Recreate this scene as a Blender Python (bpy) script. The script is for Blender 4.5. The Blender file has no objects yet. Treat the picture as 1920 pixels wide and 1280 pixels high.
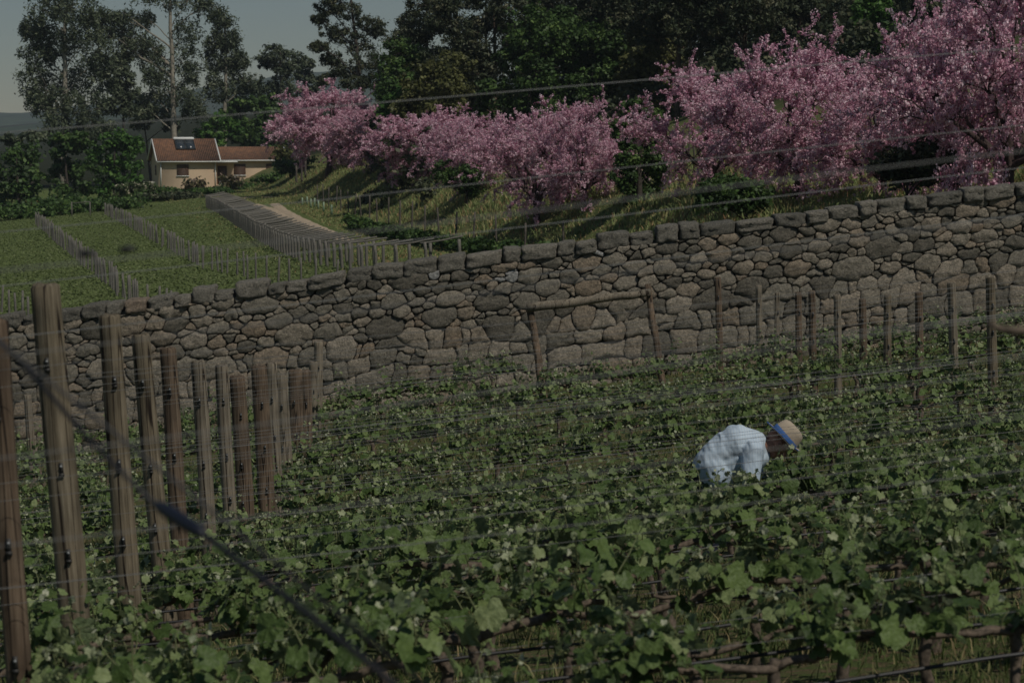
import bpy, bmesh, math, random
import numpy as np
from mathutils import Vector, Matrix, noise, Euler

# ------------------------------------------------------------------ camera, sky, sun, exposure
SC = bpy.context.scene
COL = SC.collection
F = 4000.0                                   # focal length in pixels of a 1920 wide frame
PITCH = math.atan(410.0 / F)
CP, SP = math.cos(PITCH), math.sin(PITCH)
cam_d = bpy.data.cameras.new('camera')
cam = bpy.data.objects.new('camera', cam_d); COL.objects.link(cam)
cam.location = (0, 0, 0)
cam.rotation_euler = (math.pi / 2 - PITCH, 0, 0)
cam_d.sensor_width = 36.0
cam_d.lens = 36.0 * F / 1920.0
cam_d.clip_start = 0.2
cam_d.clip_end = 20000
cam_d.dof.use_dof = True
cam_d.dof.focus_distance = 29.0
cam_d.dof.aperture_fstop = 5.6
SC.camera = cam

SUN = Vector((0.42, -0.46, 0.80)).normalized()
W = bpy.data.worlds.new("World"); SC.world = W; W.use_nodes = True
wn = W.node_tree.nodes; wl = W.node_tree.links
bg = wn['Background']
sky = wn.new('ShaderNodeTexSky'); sky.sky_type = 'NISHITA'; sky.sun_disc = False
sky.sun_elevation = math.asin(SUN.z)
sky.sun_rotation = math.atan2(SUN.x, SUN.y)
sky.altitude = 0; sky.air_density = 1.0; sky.dust_density = 0.0; sky.ozone_density = 2.5
tint = wn.new('ShaderNodeMix'); tint.data_type = 'RGBA'; tint.blend_type = 'MULTIPLY'; tint.inputs[0].default_value = 1.0; tint.inputs[7].default_value = (0.92, 0.975, 0.97, 1)
wl.new(sky.outputs['Color'], tint.inputs[6]); wl.new(tint.outputs[2], bg.inputs['Color'])
bg.inputs['Strength'].default_value = 0.057
sl = bpy.data.lights.new('sun', 'SUN'); sl.energy = 4.2; sl.angle = math.radians(0.5); sl.color = (1.0, 0.945, 0.84)
so = bpy.data.objects.new('sun', sl); COL.objects.link(so)
so.rotation_euler = SUN.to_track_quat('Z', 'Y').to_euler(); so.location = (30, -20, 60)
SC.view_settings.view_transform = 'Standard'
SC.view_settings.look = 'None'
SC.view_settings.exposure = -0.92
SC.view_settings.gamma = 1.0
SC.cycles.max_bounces = 8
SC.cycles.transparent_max_bounces = 8
SC.cycles.use_adaptive_sampling = True

# ------------------------------------------------------------------ helpers
R0 = np.random.default_rng(7)
rnd = random.Random(11)

def pt(px, py, d):
    a = (px - 960) / F; b = (py - 640) / F
    return np.array([d * a, d * (CP - b * SP), d * (-SP - b * CP)])

def depth_of(p): return p[1] * CP - p[2] * SP
def S_at(d): return F / d

def tag(o, label=None, cat=None, group=None, kind=None):
    if label: o['label'] = label
    if cat: o['category'] = cat
    if group: o['group'] = group
    if kind: o['kind'] = kind
    return o

def empty(name, loc=(0, 0, 0), rz=0.0, **k):
    o = bpy.data.objects.new(name, None); COL.objects.link(o)
    o.location = [float(v) for v in loc]; o.rotation_euler = (0, 0, rz)
    o.empty_display_size = 0.2
    return tag(o, **k)

def copy_tree(o, parent=None):
    c = o.copy(); COL.objects.link(c); c.parent = parent
    for ch in o.children: copy_tree(ch, c)
    return c

def link(name, me, mat=None, parent=None, smooth=True):
    o = bpy.data.objects.new(name, me); COL.objects.link(o)
    if mat is not None:
        for m in (mat if isinstance(mat, (list, tuple)) else [mat]): me.materials.append(m)
    if parent: o.parent = parent
    if smooth: me.polygons.foreach_set('use_smooth', [True] * len(me.polygons))
    return o

def mesh_arrays(name, V, Fs, attrs=None):
    """V (n,3); Fs list of (m,k) int arrays."""
    me = bpy.data.meshes.new(name)
    V = np.asarray(V, dtype=np.float32)
    if not isinstance(Fs, (list, tuple)): Fs = [Fs]
    Fs = [np.asarray(f, dtype=np.int32) for f in Fs if len(f)]
    me.vertices.add(len(V)); me.vertices.foreach_set('co', V.ravel())
    nl = sum(f.size for f in Fs); nf = sum(len(f) for f in Fs)
    me.loops.add(nl); me.polygons.add(nf)
    me.loops.foreach_set('vertex_index', np.concatenate([f.ravel() for f in Fs]))
    tot = np.concatenate([np.full(len(f), f.shape[1], dtype=np.int32) for f in Fs])
    st = np.concatenate([[0], np.cumsum(tot)[:-1]]).astype(np.int32)
    me.polygons.foreach_set('loop_start', st)
    try: me.polygons.foreach_set('loop_total', tot)
    except Exception: pass
    if attrs:
        for k, a in attrs.items():
            a = np.asarray(a, dtype=np.float32)
            if a.ndim == 1:
                at = me.attributes.new(k, 'FLOAT', 'POINT'); at.data.foreach_set('value', a)
            else:
                at = me.attributes.new(k, 'FLOAT_COLOR', 'POINT')
                at.data.foreach_set('color', np.concatenate([a, np.ones((len(a), 1), np.float32)], 1).ravel())
    me.update(calc_edges=True); me.validate()
    return me

class MB:
    def __init__(s): s.v = []; s.f = {}; s.n = 0; s.a = []
    def add(s, V, faces, a=0.5):
        V = np.asarray(V, float)
        for k in faces:
            s.f.setdefault(len(k), []).append([i + s.n for i in k])
        s.v.append(V); s.n += len(V); s.a.append(np.full(len(V), a) if np.isscalar(a) else np.asarray(a))
        return s
    def box(s, c, size, rot=None, a=0.5):
        x, y, z = [v / 2 for v in size]
        V = np.array([(i, j, k) for i in (-x, x) for j in (-y, y) for k in (-z, z)], float)
        if rot is not None: V = V @ np.array(rot).T
        V = V + np.array(c)
        return s.add(V, [(0, 1, 3, 2), (4, 6, 7, 5), (0, 4, 5, 1), (2, 3, 7, 6), (0, 2, 6, 4), (1, 5, 7, 3)], a)
    def tube(s, P, r, n=8, cap=True, a=0.5, jit=0.0, rng=None):
        P = np.asarray(P, float); m = len(P)
        r = np.full(m, r) if np.isscalar(r) else np.asarray(r, float)
        T = np.gradient(P, axis=0); T /= np.linalg.norm(T, axis=1)[:, None] + 1e-9
        ref = np.array([0, 0, 1.0]) if abs(T[:, 2]).mean() < 0.8 else np.array([0, 1.0, 0])
        U = np.cross(T, ref); U /= np.linalg.norm(U, axis=1)[:, None] + 1e-9
        Vv = np.cross(T, U)
        an = np.arange(n) * 2 * math.pi / n
        rr = r[:, None] * np.ones((1, n))
        if jit: rr = rr * (1 + (rng or R0).uniform(-jit, jit, rr.shape))
        V = P[:, None] + rr[..., None] * (np.cos(an)[None, :, None] * U[:, None] + np.sin(an)[None, :, None] * Vv[:, None])
        V = V.reshape(-1, 3); fs = []
        for i in range(m - 1):
            for j in range(n):
                k = (j + 1) % n
                fs.append((i * n + j, i * n + k, (i + 1) * n + k, (i + 1) * n + j))
        if cap:
            fs.append(tuple(range(n))[::-1] if n > 2 else ()); fs.append(tuple(range((m - 1) * n, m * n)))
        return s.add(V, fs, a)
    def mesh(s, name):
        return mesh_arrays(name, np.concatenate(s.v), [np.array(f) for f in s.f.values()], {'rnd': np.concatenate(s.a)})
    def build(s, name, mat, parent=None, smooth=False):
        return link(name, s.mesh(name), mat, parent, smooth)

_ONES = ['', 'first', 'second', 'third', 'fourth', 'fifth', 'sixth', 'seventh', 'eighth', 'ninth', 'tenth', 'eleventh', 'twelfth', 'thirteenth', 'fourteenth', 'fifteenth', 'sixteenth', 'seventeenth', 'eighteenth', 'nineteenth']
_TENS = {20: ('twentieth', 'twenty'), 30: ('thirtieth', 'thirty'), 40: ('fortieth', 'forty'), 50: ('fiftieth', 'fifty'), 60: ('sixtieth', 'sixty'), 70: ('seventieth', 'seventy'), 80: ('eightieth', 'eighty'), 90: ('ninetieth', 'ninety')}
def ordinal(n):
    if n < 20: return _ONES[n]
    t = n // 10 * 10
    return _TENS[t][0] if n == t else _TENS[t][1] + ' ' + _ONES[n - t]

def unit(v): return v / (np.linalg.norm(v, axis=-1, keepdims=True) + 1e-9)

def cards(T, TF, P, N, S, rng, attrs_per=None, tone=None, spin=None):
    """place template T (k,3) with faces TF at P with normals N, sizes S."""
    n = len(P); N = unit(np.asarray(N, float))
    ref = rng.normal(size=(n, 3)) if spin is None else spin
    U = unit(np.cross(N, ref)); V = np.cross(N, U)
    k = len(T)
    W_ = P[:, None] + S[:, None, None] * (T[None, :, 0, None] * U[:, None] + T[None, :, 1, None] * V[:, None] + T[None, :, 2, None] * N[:, None])
    Fa = (np.asarray(TF)[None] + (np.arange(n) * k)[:, None, None]).reshape(-1, np.asarray(TF).shape[1])
    rv = rng.random(n) if attrs_per is None else attrs_per
    at = {'rnd': np.repeat(rv, k)}
    if tone is not None: at['tone'] = np.tile(tone, n)
    return W_.reshape(-1, 3), Fa, at

# ---- materials
def newmat(name):
    m = bpy.data.materials.new(name); m.use_nodes = True
    nt = m.node_tree; return m, nt.nodes, nt.links, nt.nodes['Principled BSDF']

def ramp(n, stops, interp='LINEAR'):
    r = n.new('ShaderNodeValToRGB'); r.color_ramp.interpolation = interp
    e = r.color_ramp.elements
    while len(e) < len(stops): e.new(0.5)
    for i, (p, c) in enumerate(stops): e[i].position = p; e[i].color = (*c, 1)
    return r

def tex(n, l, scale, detail=4, rough=0.6, vec=None, kind='ShaderNodeTexNoise'):
    t = n.new(kind); t.inputs['Scale'].default_value = scale
    if kind == 'ShaderNodeTexNoise': t.inputs['Detail'].default_value = detail; t.inputs['Roughness'].default_value = rough
    if vec is not None: l.new(vec, t.inputs['Vector'])
    return t

def coord(n, l, which='Object', scale=(1, 1, 1)):
    c = n.new('ShaderNodeTexCoord'); m = n.new('ShaderNodeMapping'); m.inputs['Scale'].default_value = scale
    l.new(c.outputs[which], m.inputs['Vector']); return m.outputs['Vector']

def mix(n, l, fac, a, b, mode='MIX'):
    m = n.new('ShaderNodeMix'); m.data_type = 'RGBA'; m.blend_type = mode
    for k, v in ((0, fac), (6, a), (7, b)):
        if hasattr(v, 'links') or hasattr(v, 'is_linked'): l.new(v, m.inputs[k])
        elif isinstance(v, (int, float)): m.inputs[k].default_value = v if k == 0 else (v, v, v, 1)
        else: m.inputs[k].default_value = (*v, 1)
    return m.outputs[2]

def bump(n, l, bs, h, strength=0.5, dist=0.02):
    b = n.new('ShaderNodeBump'); b.inputs['Strength'].default_value = strength; b.inputs['Distance'].default_value = dist
    l.new(h, b.inputs['Height']); l.new(b.outputs['Normal'], bs.inputs['Normal']); return b

def plain(name, c, rough=0.7, metal=0.0, var=0.0, scale=20, bumpy=0.0):
    m, n, l, b = newmat(name)
    b.inputs['Base Color'].default_value = (*c, 1); b.inputs['Roughness'].default_value = rough; b.inputs['Metallic'].default_value = metal
    if var or bumpy:
        t = tex(n, l, scale, vec=coord(n, l))
        if var:
            r = ramp(n, [(0.3, [x * (1 - var) for x in c]), (0.7, [min(1, x * (1 + var)) for x in c])])
            l.new(t.outputs['Fac'], r.inputs['Fac']); l.new(r.outputs['Color'], b.inputs['Base Color'])
        if bumpy: bump(n, l, b, t.outputs['Fac'], 0.6, bumpy)
    return m

def leafmat(name, stops, back=None, trans=0.3, rough=0.55, tone=None, spec=0.3, crumple=False):
    m, n, l, b = newmat(name)
    a = n.new('ShaderNodeAttribute'); a.attribute_name = 'rnd'
    r = ramp(n, stops); l.new(a.outputs['Fac'], r.inputs['Fac']); c = r.outputs['Color']
    if tone is not None:
        t = n.new('ShaderNodeAttribute'); t.attribute_name = 'tone'
        c = mix(n, l, t.outputs['Fac'], c, tone, 'MIX')
    if back is not None:
        g = n.new('ShaderNodeNewGeometry'); c = mix(n, l, g.outputs['Backfacing'], c, mix(n, l, 0.45, c, back))
    if crumple:
        tx = tex(n, l, 45, 3, .6, coord(n, l)); k = ramp(n, [(.35, (.78, .8, .75)), (.65, (1.2, 1.18, 1.2))]); l.new(tx.outputs['Fac'], k.inputs['Fac'])
        c = mix(n, l, 1.0, c, k.outputs['Color'], 'MULTIPLY'); bump(n, l, b, tx.outputs['Fac'], .9, .012)
    l.new(c, b.inputs['Base Color']); b.inputs['Roughness'].default_value = rough
    b.inputs['Specular IOR Level'].default_value = spec
    tr = n.new('ShaderNodeBsdfTranslucent'); l.new(c, tr.inputs['Color'])
    ms = n.new('ShaderNodeMixShader'); ms.inputs[0].default_value = trans
    l.new(b.outputs[0], ms.inputs[1]); l.new(tr.outputs[0], ms.inputs[2])
    l.new(ms.outputs[0], n['Material Output'].inputs['Surface'])
    return m

# ------------------------------------------------------------------ terrain
WALL_Y = 40.0
_zy = [0, 4, 8.4, 10.5, 13.8, 17.4, 21.6, 25, 28.5, 32, 37, 44]
_zz = [-1.95, -2.3, -2.75, -3.0, -3.42, -3.98, -4.5, -4.82, -5.0, -5.08, -5.12, -5.12]
_ty = np.linspace(0, 44, 89); _tz = np.interp(_ty, _zy, _zz)
for _ in range(6): _tz[1:-1] = (_tz[:-2] + 2 * _tz[1:-1] + _tz[2:]) / 4
_fy = [30, 45, 60, 83, 106, 166, 180, 260, 400, 3000]
_fx = [8.5, 5.8, 3.6, 0.0, -4.8, -16, -19, -36, -70, -700]

def sstep(t): t = np.clip(t, 0, 1); return t * t * (3 - 2 * t)

def wall_base(X): return -5.13 + 0.132 * np.asarray(X, float)

def terrain(X, Y):
    X = np.asarray(X, float); Y = np.asarray(Y, float)
    s = np.interp(Y, [0, 10, 40], [0.09, 0.105, 0.132])
    zv = np.interp(Y, _ty, _tz) + s * np.clip(X, -25, 25) + np.where(abs(X) > 25, 0, 0)
    zf = -7 + 0.06 * (np.clip(X, -45, 60) + 33)
    p = (X - np.interp(Y, _fy, _fx)) * 0.97
    zb = zf + 2.1 * sstep(p / 4.8) + 0.02 * np.clip(p - 5, 0, 5) + 0.30 * np.clip(p - 9.5, 0, 22) + 0.05 * np.clip(p - 31, 0, 400)
    lump = 0.18 * np.sin(X * 0.9 + Y * 0.31) * np.sin(Y * 0.23 - X * 0.5) * sstep(p / 3) * sstep((14 - p) / 6)
    zb = zb + lump
    w = sstep((Y - (WALL_Y + 0.15)) / 0.4)
    return zv * (1 - w) + zb * w

def tz(x, y): return float(terrain(x, y))

def gp(px, Y, dz=0.0):
    X = (px - 960) / F * Y
    for _ in range(4):
        z = tz(X, Y); X = (px - 960) / F * (Y * CP - z * SP)
    return np.array([X, Y, tz(X, Y) + dz])

def hit(px, py, d0=41.5, d1=900):
    """the ground point seen at a pixel, beyond the wall"""
    d = d0
    while d < d1:
        q = pt(px, py, d)
        if q[2] <= tz(q[0], q[1]): break
        d *= 1.004
    q[2] = tz(q[0], q[1]); return q

def gmat_ground():
    m, n, l, b = newmat('earth_and_grass')
    v = coord(n, l)
    def at(k):
        a = n.new('ShaderNodeAttribute'); a.attribute_name = k; return a.outputs['Fac']
    n1 = tex(n, l, 0.9, 8, 0.7, v); n2 = tex(n, l, 9, 6, 0.75, v); n3 = tex(n, l, 55, 3, 0.7, v)
    soil = ramp(n, [(0.3, (0.08, 0.055, 0.034)), (0.5, (0.17, 0.12, 0.072)), (0.72, (0.31, 0.24, 0.15))]); l.new(n3.outputs['Fac'], soil.inputs['Fac'])
    gr = ramp(n, [(0.3, (0.04, 0.07, 0.018)), (0.55, (0.085, 0.125, 0.038)), (0.75, (0.18, 0.18, 0.07))]); l.new(n2.outputs['Fac'], gr.inputs['Fac'])
    k = ramp(n, [(0.40, (0, 0, 0)), (0.56, (1, 1, 1))]); l.new(n2.outputs['Fac'], k.inputs['Fac'])
    vine = mix(n, l, k.outputs['Color'], soil.outputs['Color'], gr.outputs['Color'])
    fld = ramp(n, [(0.3, (0.085, 0.11, 0.035)), (0.5, (0.12, 0.155, 0.05)), (0.7, (0.16, 0.19, 0.07))]); l.new(n1.outputs['Fac'], fld.inputs['Fac'])
    c = mix(n, l, at('field'), vine, fld.outputs['Color'])
    nb = tex(n, l, 0.35, 6, 0.65, v)
    bk = ramp(n, [(0.36, (0.08, 0.12, 0.04)), (0.48, (0.15, 0.19, 0.065)), (0.56, (0.21, 0.19, 0.08)), (0.66, (0.24, 0.13, 0.07))]); l.new(nb.outputs['Fac'], bk.inputs['Fac'])
    bk2 = mix(n, l, 0.5, bk.outputs['Color'], mix(n, l, n2.outputs['Fac'], (0.02, 0.03, 0.01), (0.2, 0.2, 0.09)))
    c = mix(n, l, at('bank'), c, bk2)
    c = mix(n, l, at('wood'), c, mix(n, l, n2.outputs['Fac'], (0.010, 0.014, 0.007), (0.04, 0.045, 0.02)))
    l.new(c, b.inputs['Base Color']); b.inputs['Roughness'].default_value = 0.95; b.inputs['Specular IOR Level'].default_value = 0.1
    bump(n, l, b, n3.outputs['Fac'], 0.8, 0.05)
    return m

def build_ground():
    def grow(a, b, step0, lim, g=1.12):
        out = []; s = step0; x = b
        while x < lim: s *= g; x += s; out.append(x)
        return out
    xs = list(np.arange(-30, 32, 0.5)); r = grow(0, 32, 0.5, 5000); xs = [-(v - 2) for v in r][::-1] + xs + r
    ys = list(np.arange(-6, 40, 0.5)) + [40.1, 40.3, 40.45, 40.6, 41] + list(np.arange(41.5, 130, 0.75)); ys = ys + grow(0, ys[-1], 0.75, 9000)
    ys = [-400, -100, -30, -12] + ys
    X, Y = np.meshgrid(xs, ys); Z = terrain(X, Y)
    ny, nx = X.shape
    idx = np.arange(nx * ny).reshape(ny, nx)
    Fa = np.stack([idx[:-1, :-1], idx[:-1, 1:], idx[1:, 1:], idx[1:, :-1]], -1).reshape(-1, 4)
    Z = Z + R0.uniform(-0.02, 0.02, Z.shape)
    fld = sstep((Y - 40.2) / 0.5)
    p = (X - np.interp(Y, _fy, _fx)) * 0.97
    bank = fld * sstep((p + 1.0) / 2.0)
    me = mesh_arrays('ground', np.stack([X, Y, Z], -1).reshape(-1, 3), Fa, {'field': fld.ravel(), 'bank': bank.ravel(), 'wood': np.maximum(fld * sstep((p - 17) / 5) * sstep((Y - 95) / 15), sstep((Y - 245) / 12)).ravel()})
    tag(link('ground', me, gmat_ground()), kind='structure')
build_ground()

def ribbon(name, pts, w, mat, dz=0.02, seg=80, jw=0.15):
    P = np.array([q[:2] for q in pts]); t = np.linspace(0, len(P) - 1, seg)
    C = np.stack([np.interp(t, range(len(P)), P[:, i]) for i in (0, 1)], -1)
    for _ in range(6): C[1:-1] = (C[:-2] + C[1:-1] * 2 + C[2:]) / 4
    D = unit(np.gradient(C, axis=0)); Nn = np.stack([D[:, 1], -D[:, 0]], -1)
    V = []; K = 6
    for i in range(seg):
        ww = w * (1 + R0.uniform(-jw, jw))
        for j in range(K):
            q = C[i] + Nn[i] * ww * (j / (K - 1) - 0.5); V.append((q[0], q[1], tz(q[0], q[1]) + dz - (0.06 if j in (0, K - 1) else 0)))
    Fa = [(i * K + j, i * K + j + 1, (i + 1) * K + j + 1, (i + 1) * K + j) for i in range(seg - 1) for j in range(K - 1)]
    return link(name, mesh_arrays(name, V, np.array(Fa)), mat)
dirt = plain('pale_dirt', (0.42, 0.33, 0.23), 0.95, var=0.35, scale=3, bumpy=0.03)
PATHS = []
for k, line in enumerate(([(478, 384), (505, 392), (540, 412), (580, 432), (625, 452)], [(515, 383), (530, 395), (560, 411), (600, 430), (660, 455)])):
    PATHS.append(np.array([hit(*q)[:2] for q in line])); o = ribbon('dirt_path', [hit(*q) for q in line], 0.85, dirt, 0.05); tag(o, kind='structure')
o = ribbon('gravel_track', [hit(442, 371), hit(480, 371), hit(520, 370), hit(560, 370)], 1.2, dirt, 0.05); tag(o, kind='structure')

# ------------------------------------------------------------------ distant hills
def hill(name, d, prof, depth, mat, seed):
    rg = random.Random(seed); K = 120; rows = 7
    xs = np.linspace(prof[0][0], prof[-1][0], K)
    top = np.interp(xs, [p[0] for p in prof], [p[1] for p in prof])
    V = []
    for j in range(rows):
        t = j / (rows - 1)
        for i in range(K):
            q = pt(xs[i], top[i], d)
            h = math.sin(t * math.pi / 2) ** 0.8 if j < rows - 1 else 1
            y = q[1] - depth * (1 - t)
            nz = noise.noise(Vector((q[0] * 0.012 + seed, y * 0.012, 0))) * d * 0.0025 * t
            V.append((q[0], y, -8 + (q[2] + 8) * h + nz))
    for i in range(K):
        q = pt(xs[i], top[i], d); V.append((q[0], q[1] + depth, -10))
    rows += 1
    Fa = [(j * K + i, j * K + i + 1, (j + 1) * K + i + 1, (j + 1) * K + i) for j in range(rows - 1) for i in range(K - 1)]
    return tag(link(name, mesh_arrays(name, V, np.array(Fa)), mat), kind='structure')
hm = plain('wooded_hill', (0.03, 0.05, 0.025), 0.95, var=0.5, scale=0.03)
hill('hill', 2600, [(-600, 215), (-100, 208), (60, 214), (220, 196), (400, 168), (560, 138), (680, 128), (900, 150), (1400, 120), (2600, 150)], 500, hm, 3)
hill('hill', 1500, [(-700, 250), (-200, 240), (40, 246), (180, 226), (260, 214), (330, 246), (420, 262), (520, 240), (760, 190), (1100, 180), (2600, 190)], 300, hm, 8)

# ------------------------------------------------------------------ dry stone wall
def stone_mat(name, cap=False):
    m, n, l, b = newmat(name)
    v = coord(n, l)
    a = n.new('ShaderNodeAttribute'); a.attribute_name = 'rnd'
    r = ramp(n, [(0.0, (0.23, 0.21, 0.17)), (0.3, (0.38, 0.345, 0.28)), (0.55, (0.47, 0.41, 0.325)), (0.8, (0.42, 0.33, 0.24)), (0.96, (0.55, 0.49, 0.40)), (0.99, (0.60, 0.595, 0.58))])
    if cap: r = ramp(n, [(0.0, (0.22, 0.21, 0.18)), (0.5, (0.31, 0.29, 0.245)), (0.9, (0.40, 0.365, 0.305)), (1.0, (0.38, 0.30, 0.23))])
    l.new(a.outputs['Fac'], r.inputs['Fac'])
    t1 = tex(n, l, 24, 9, 0.85, v); t2 = tex(n, l, 7, 7, 0.75, v); t3 = tex(n, l, 55, 4, 0.7, v)
    k = ramp(n, [(0.36, (0.25, 0.25, 0.25)), (0.5, (0.95, 0.95, 0.95)), (0.64, (1.75, 1.7, 1.6))]); l.new(t1.outputs['Fac'], k.inputs['Fac'])
    c = mix(n, l, 0.85, r.outputs['Color'], k.outputs['Color'], 'MULTIPLY')
    lich = ramp(n, [(0.50, (0, 0, 0)), (0.66, (1, 1, 1))]); l.new(t2.outputs['Fac'], lich.inputs['Fac'])
    c = mix(n, l, mix(n, l, 0.55, 0.0, lich.outputs['Color']), c, (0.10, 0.10, 0.075))
    sp = ramp(n, [(0.55, (0, 0, 0)), (0.66, (1, 1, 1))]); l.new(t3.outputs['Fac'], sp.inputs['Fac'])
    c = mix(n, l, mix(n, l, 0.5, 0.0, sp.outputs['Color']), c, (0.42, 0.38, 0.33))
    l.new(c, b.inputs['Base Color']); b.inputs['Roughness'].default_value = 0.92; b.inputs['Specular IOR Level'].default_value = 0.15
    bb = n.new('ShaderNodeMath'); bb.operation = 'ADD'; l.new(t1.outputs['Fac'], bb.inputs[0]); l.new(t2.outputs['Fac'], bb.inputs[1])
    bump(n, l, b, bb.outputs[0], 1.0, 0.10)
    return m

def clip_poly(P, n, c):
    out = []; m = len(P)
    for i in range(m):
        a, b = P[i], P[(i + 1) % m]
        da = a[0] * n[0] + a[1] * n[1] - c; db = b[0] * n[0] + b[1] * n[1] - c
        if da <= 0: out.append(a)
        if (da < 0 < db) or (db < 0 < da):
            t = da / (da - db); out.append((a[0] + (b[0] - a[0]) * t, a[1] + (b[1] - a[1]) * t))
    return out

def build_wall():
    rg = np.random.default_rng(5)
    X0, X1, H = -15.0, 15.0, 2.53
    AX = 1.65
    root = empty('dry_stone_wall', (0, WALL_Y, wall_base(0)), label='long rough granite dry stone wall climbing to the right behind the vines', cat='wall')
    # seeds
    P = np.zeros((0, 2)); Rr = np.zeros(0)
    for big in (0.21, 0.145, 0.10, 0.068, 0.045):
        tries = {0.21: 260, 0.145: 1100, 0.10: 4000, 0.068: 12000, 0.045: 20000}[big]
        for _ in range(tries):
            u, v = rg.uniform(X0, X1), rg.uniform(0, H)
            if big > 0.2 and (v > 1.45 and rg.random() < 0.8): continue
            if v < 1.0: continue
            if 0.14 < big < 0.2 and v > 1.35 and rg.random() < 0.4: continue
            if v < 1.3: v = round(v / 0.27) * 0.27 + rg.uniform(-.04, .04)
            r = big * rg.uniform(0.85, 1.1)
            if len(P):
                d = np.hypot((P[:, 0] - u) / AX, P[:, 1] - v)
                if (d < (Rr + r) * 0.88).any(): continue
            P = np.vstack([P, (u, v)]); Rr = np.append(Rr, r)
    keep = P[:, 1] > 1.12; P = P[keep]; Rr = Rr[keep]
    blocks = []
    def cut(u0, v0, u1, v1, lv):
        w, h = u1 - u0, v1 - v0
        lim = (0.40 + 0.30 * rg.random() ** 1.5)
        if (w * h < lim * lim * .8 and w / h < 2.6) or w * h < .03: blocks.append((u0, v0, u1, v1)); return
        f = rg.uniform(.32, .68)
        if w / h > rg.uniform(1.0, 1.7): cut(u0, v0, u0 + w * f, v1, lv + 1); cut(u0 + w * f, v0, u1, v1, lv + 1)
        else: cut(u0, v0, u1, v0 + h * f, lv + 1); cut(u0, v0 + h * f, u1, v1, lv + 1)
    for (v0, v1) in ((-.2, .42), (.42, .80), (.80, 1.15)):
        u = X0
        while u < X1:
            w = rg.uniform(.6, 1.5); cut(u, v0, min(u + w, X1), v1, 0); u += w
    polys = []
    def warp(q):
        nv = noise.noise_vector(Vector((q[0] * 1.5, q[1] * 1.9, 3.3))); n2 = noise.noise_vector(Vector((q[0] * 5, q[1] * 5, 8.1)))
        return (q[0] + nv[0] * .13 + n2[0] * .035, q[1] + nv[1] * .15 + n2[1] * .045)
    for (u0, v0, u1, v1) in blocks:
        g = rg.uniform(.000, .005); u0 += g; u1 -= g; v0 += g; v1 -= g; c = [rg.uniform(.01, .20) ** 1.0 * min(u1 - u0, v1 - v0) for _ in range(8)]
        pl = [(u0 + c[0], v0), (u1 - c[1], v0), (u1, v0 + c[2]), (u1, v1 - c[3]), (u1 - c[4], v1), (u0 + c[5], v1), (u0, v1 - c[6]), (u0, v0 + c[7])]
        pl2 = []
        for k in range(8):
            for t in (0, .33, .66): pl2.append(warp((pl[k][0] + (pl[(k + 1) % 8][0] - pl[k][0]) * t, pl[k][1] + (pl[(k + 1) % 8][1] - pl[k][1]) * t)))
        polys.append((np.array(pl2), .3, True))
    Q = P.copy(); Q[:, 0] /= AX
    mb = MB()
    nich = pt(1318, 640, 40.2); nich2 = (nich[0], nich[2] - wall_base(nich[0]))
    white = [(pt(px, py, 40)) for px, py in ((945, 528), (968, 512), (1128, 500), (1128, 478), (815, 508))]
    for i in range(len(Q)):
        x, y = Q[i]
        poly = [(X0 / AX, 1.12), (X1 / AX, 1.12), (X1 / AX, H), (X0 / AX, H)]
        d = np.hypot(Q[:, 0] - x, Q[:, 1] - y); nb = np.argsort(d)[1:22]
        g = 0.001 if rg.random() < 0.6 else 0.006
        for j in nb:
            n = (Q[j] - Q[i]); L = np.linalg.norm(n); n = n / L
            # power diagram
            t = (L * L + Rr[i] ** 2 - Rr[j] ** 2) / (2 * L)
            poly = clip_poly(poly, n, n @ Q[i] + t - g)
            if len(poly) < 3: break
        if len(poly) < 3: continue
        pl = np.array(poly); pl[:, 0] *= AX
        pl = np.array([q if q[1] > 1.3 else ((warp(q)[0] - q[0]) * (1.3 - q[1]) / .18 + q[0], (warp(q)[1] - q[1]) * (1.3 - q[1]) / .18 + q[1]) for q in pl])
        polys.append((pl, Rr[i], False))
    for pl, ri, blk in polys:
        if np.ptp(pl[:, 0]) < 0.025 or np.ptp(pl[:, 1]) < 0.03: continue
        cen = pl.mean(0)
        if abs(cen[0] - nich2[0]) < 0.10 and abs(cen[1] - nich2[1]) < 0.33: continue
        # resample outline, round the corners, jitter
        seg = np.linalg.norm(np.roll(pl, -1, 0) - pl, axis=1); per = seg.sum()
        K = int(np.clip(per / 0.042, 12, 46)); cum = np.concatenate([[0], np.cumsum(seg)])
        tt = (np.arange(K) + 0.5) / K * per; cl = np.vstack([pl, pl[:1]]); so_ = rg.uniform(0, 90)
        ring = np.stack([np.interp(tt, cum, cl[:, k]) for k in (0, 1)], -1)
        ring = (np.roll(ring, 1, 0) + (8 if blk else 6) * ring + np.roll(ring, -1, 0)) / (10 if blk else 8)
        ring += rg.normal(0, 0.004, ring.shape); ring += np.array([noise.noise_vector(Vector((q[0] * 8, q[1] * 8, 1.7)))[:2] for q in ring]) * .034 + np.array([noise.noise_vector(Vector((q[0] * 3, q[1] * 3, 9.7)))[:2] for q in ring]) * .05
        cen = ring.mean(0); size = math.sqrt(np.ptp(ring[:, 0]) * np.ptp(ring[:, 1]))
        prot = rg.uniform(-0.016, 0.016); bl = min(0.05, size * 0.13) * rg.uniform(0.5, 1.3)
        tl = rg.normal(0, 0.055, 2)
        e1 = 1 - .006 / size; e2 = 1 - .020 / size
        lay = [(1.0, 0.14), (1.0, -0.010), (e1, -0.024), (e2, -0.033), (0.62, -0.035 - bl * 0.25), (0.35, -0.037 - bl * .35)]
        V = []
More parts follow.
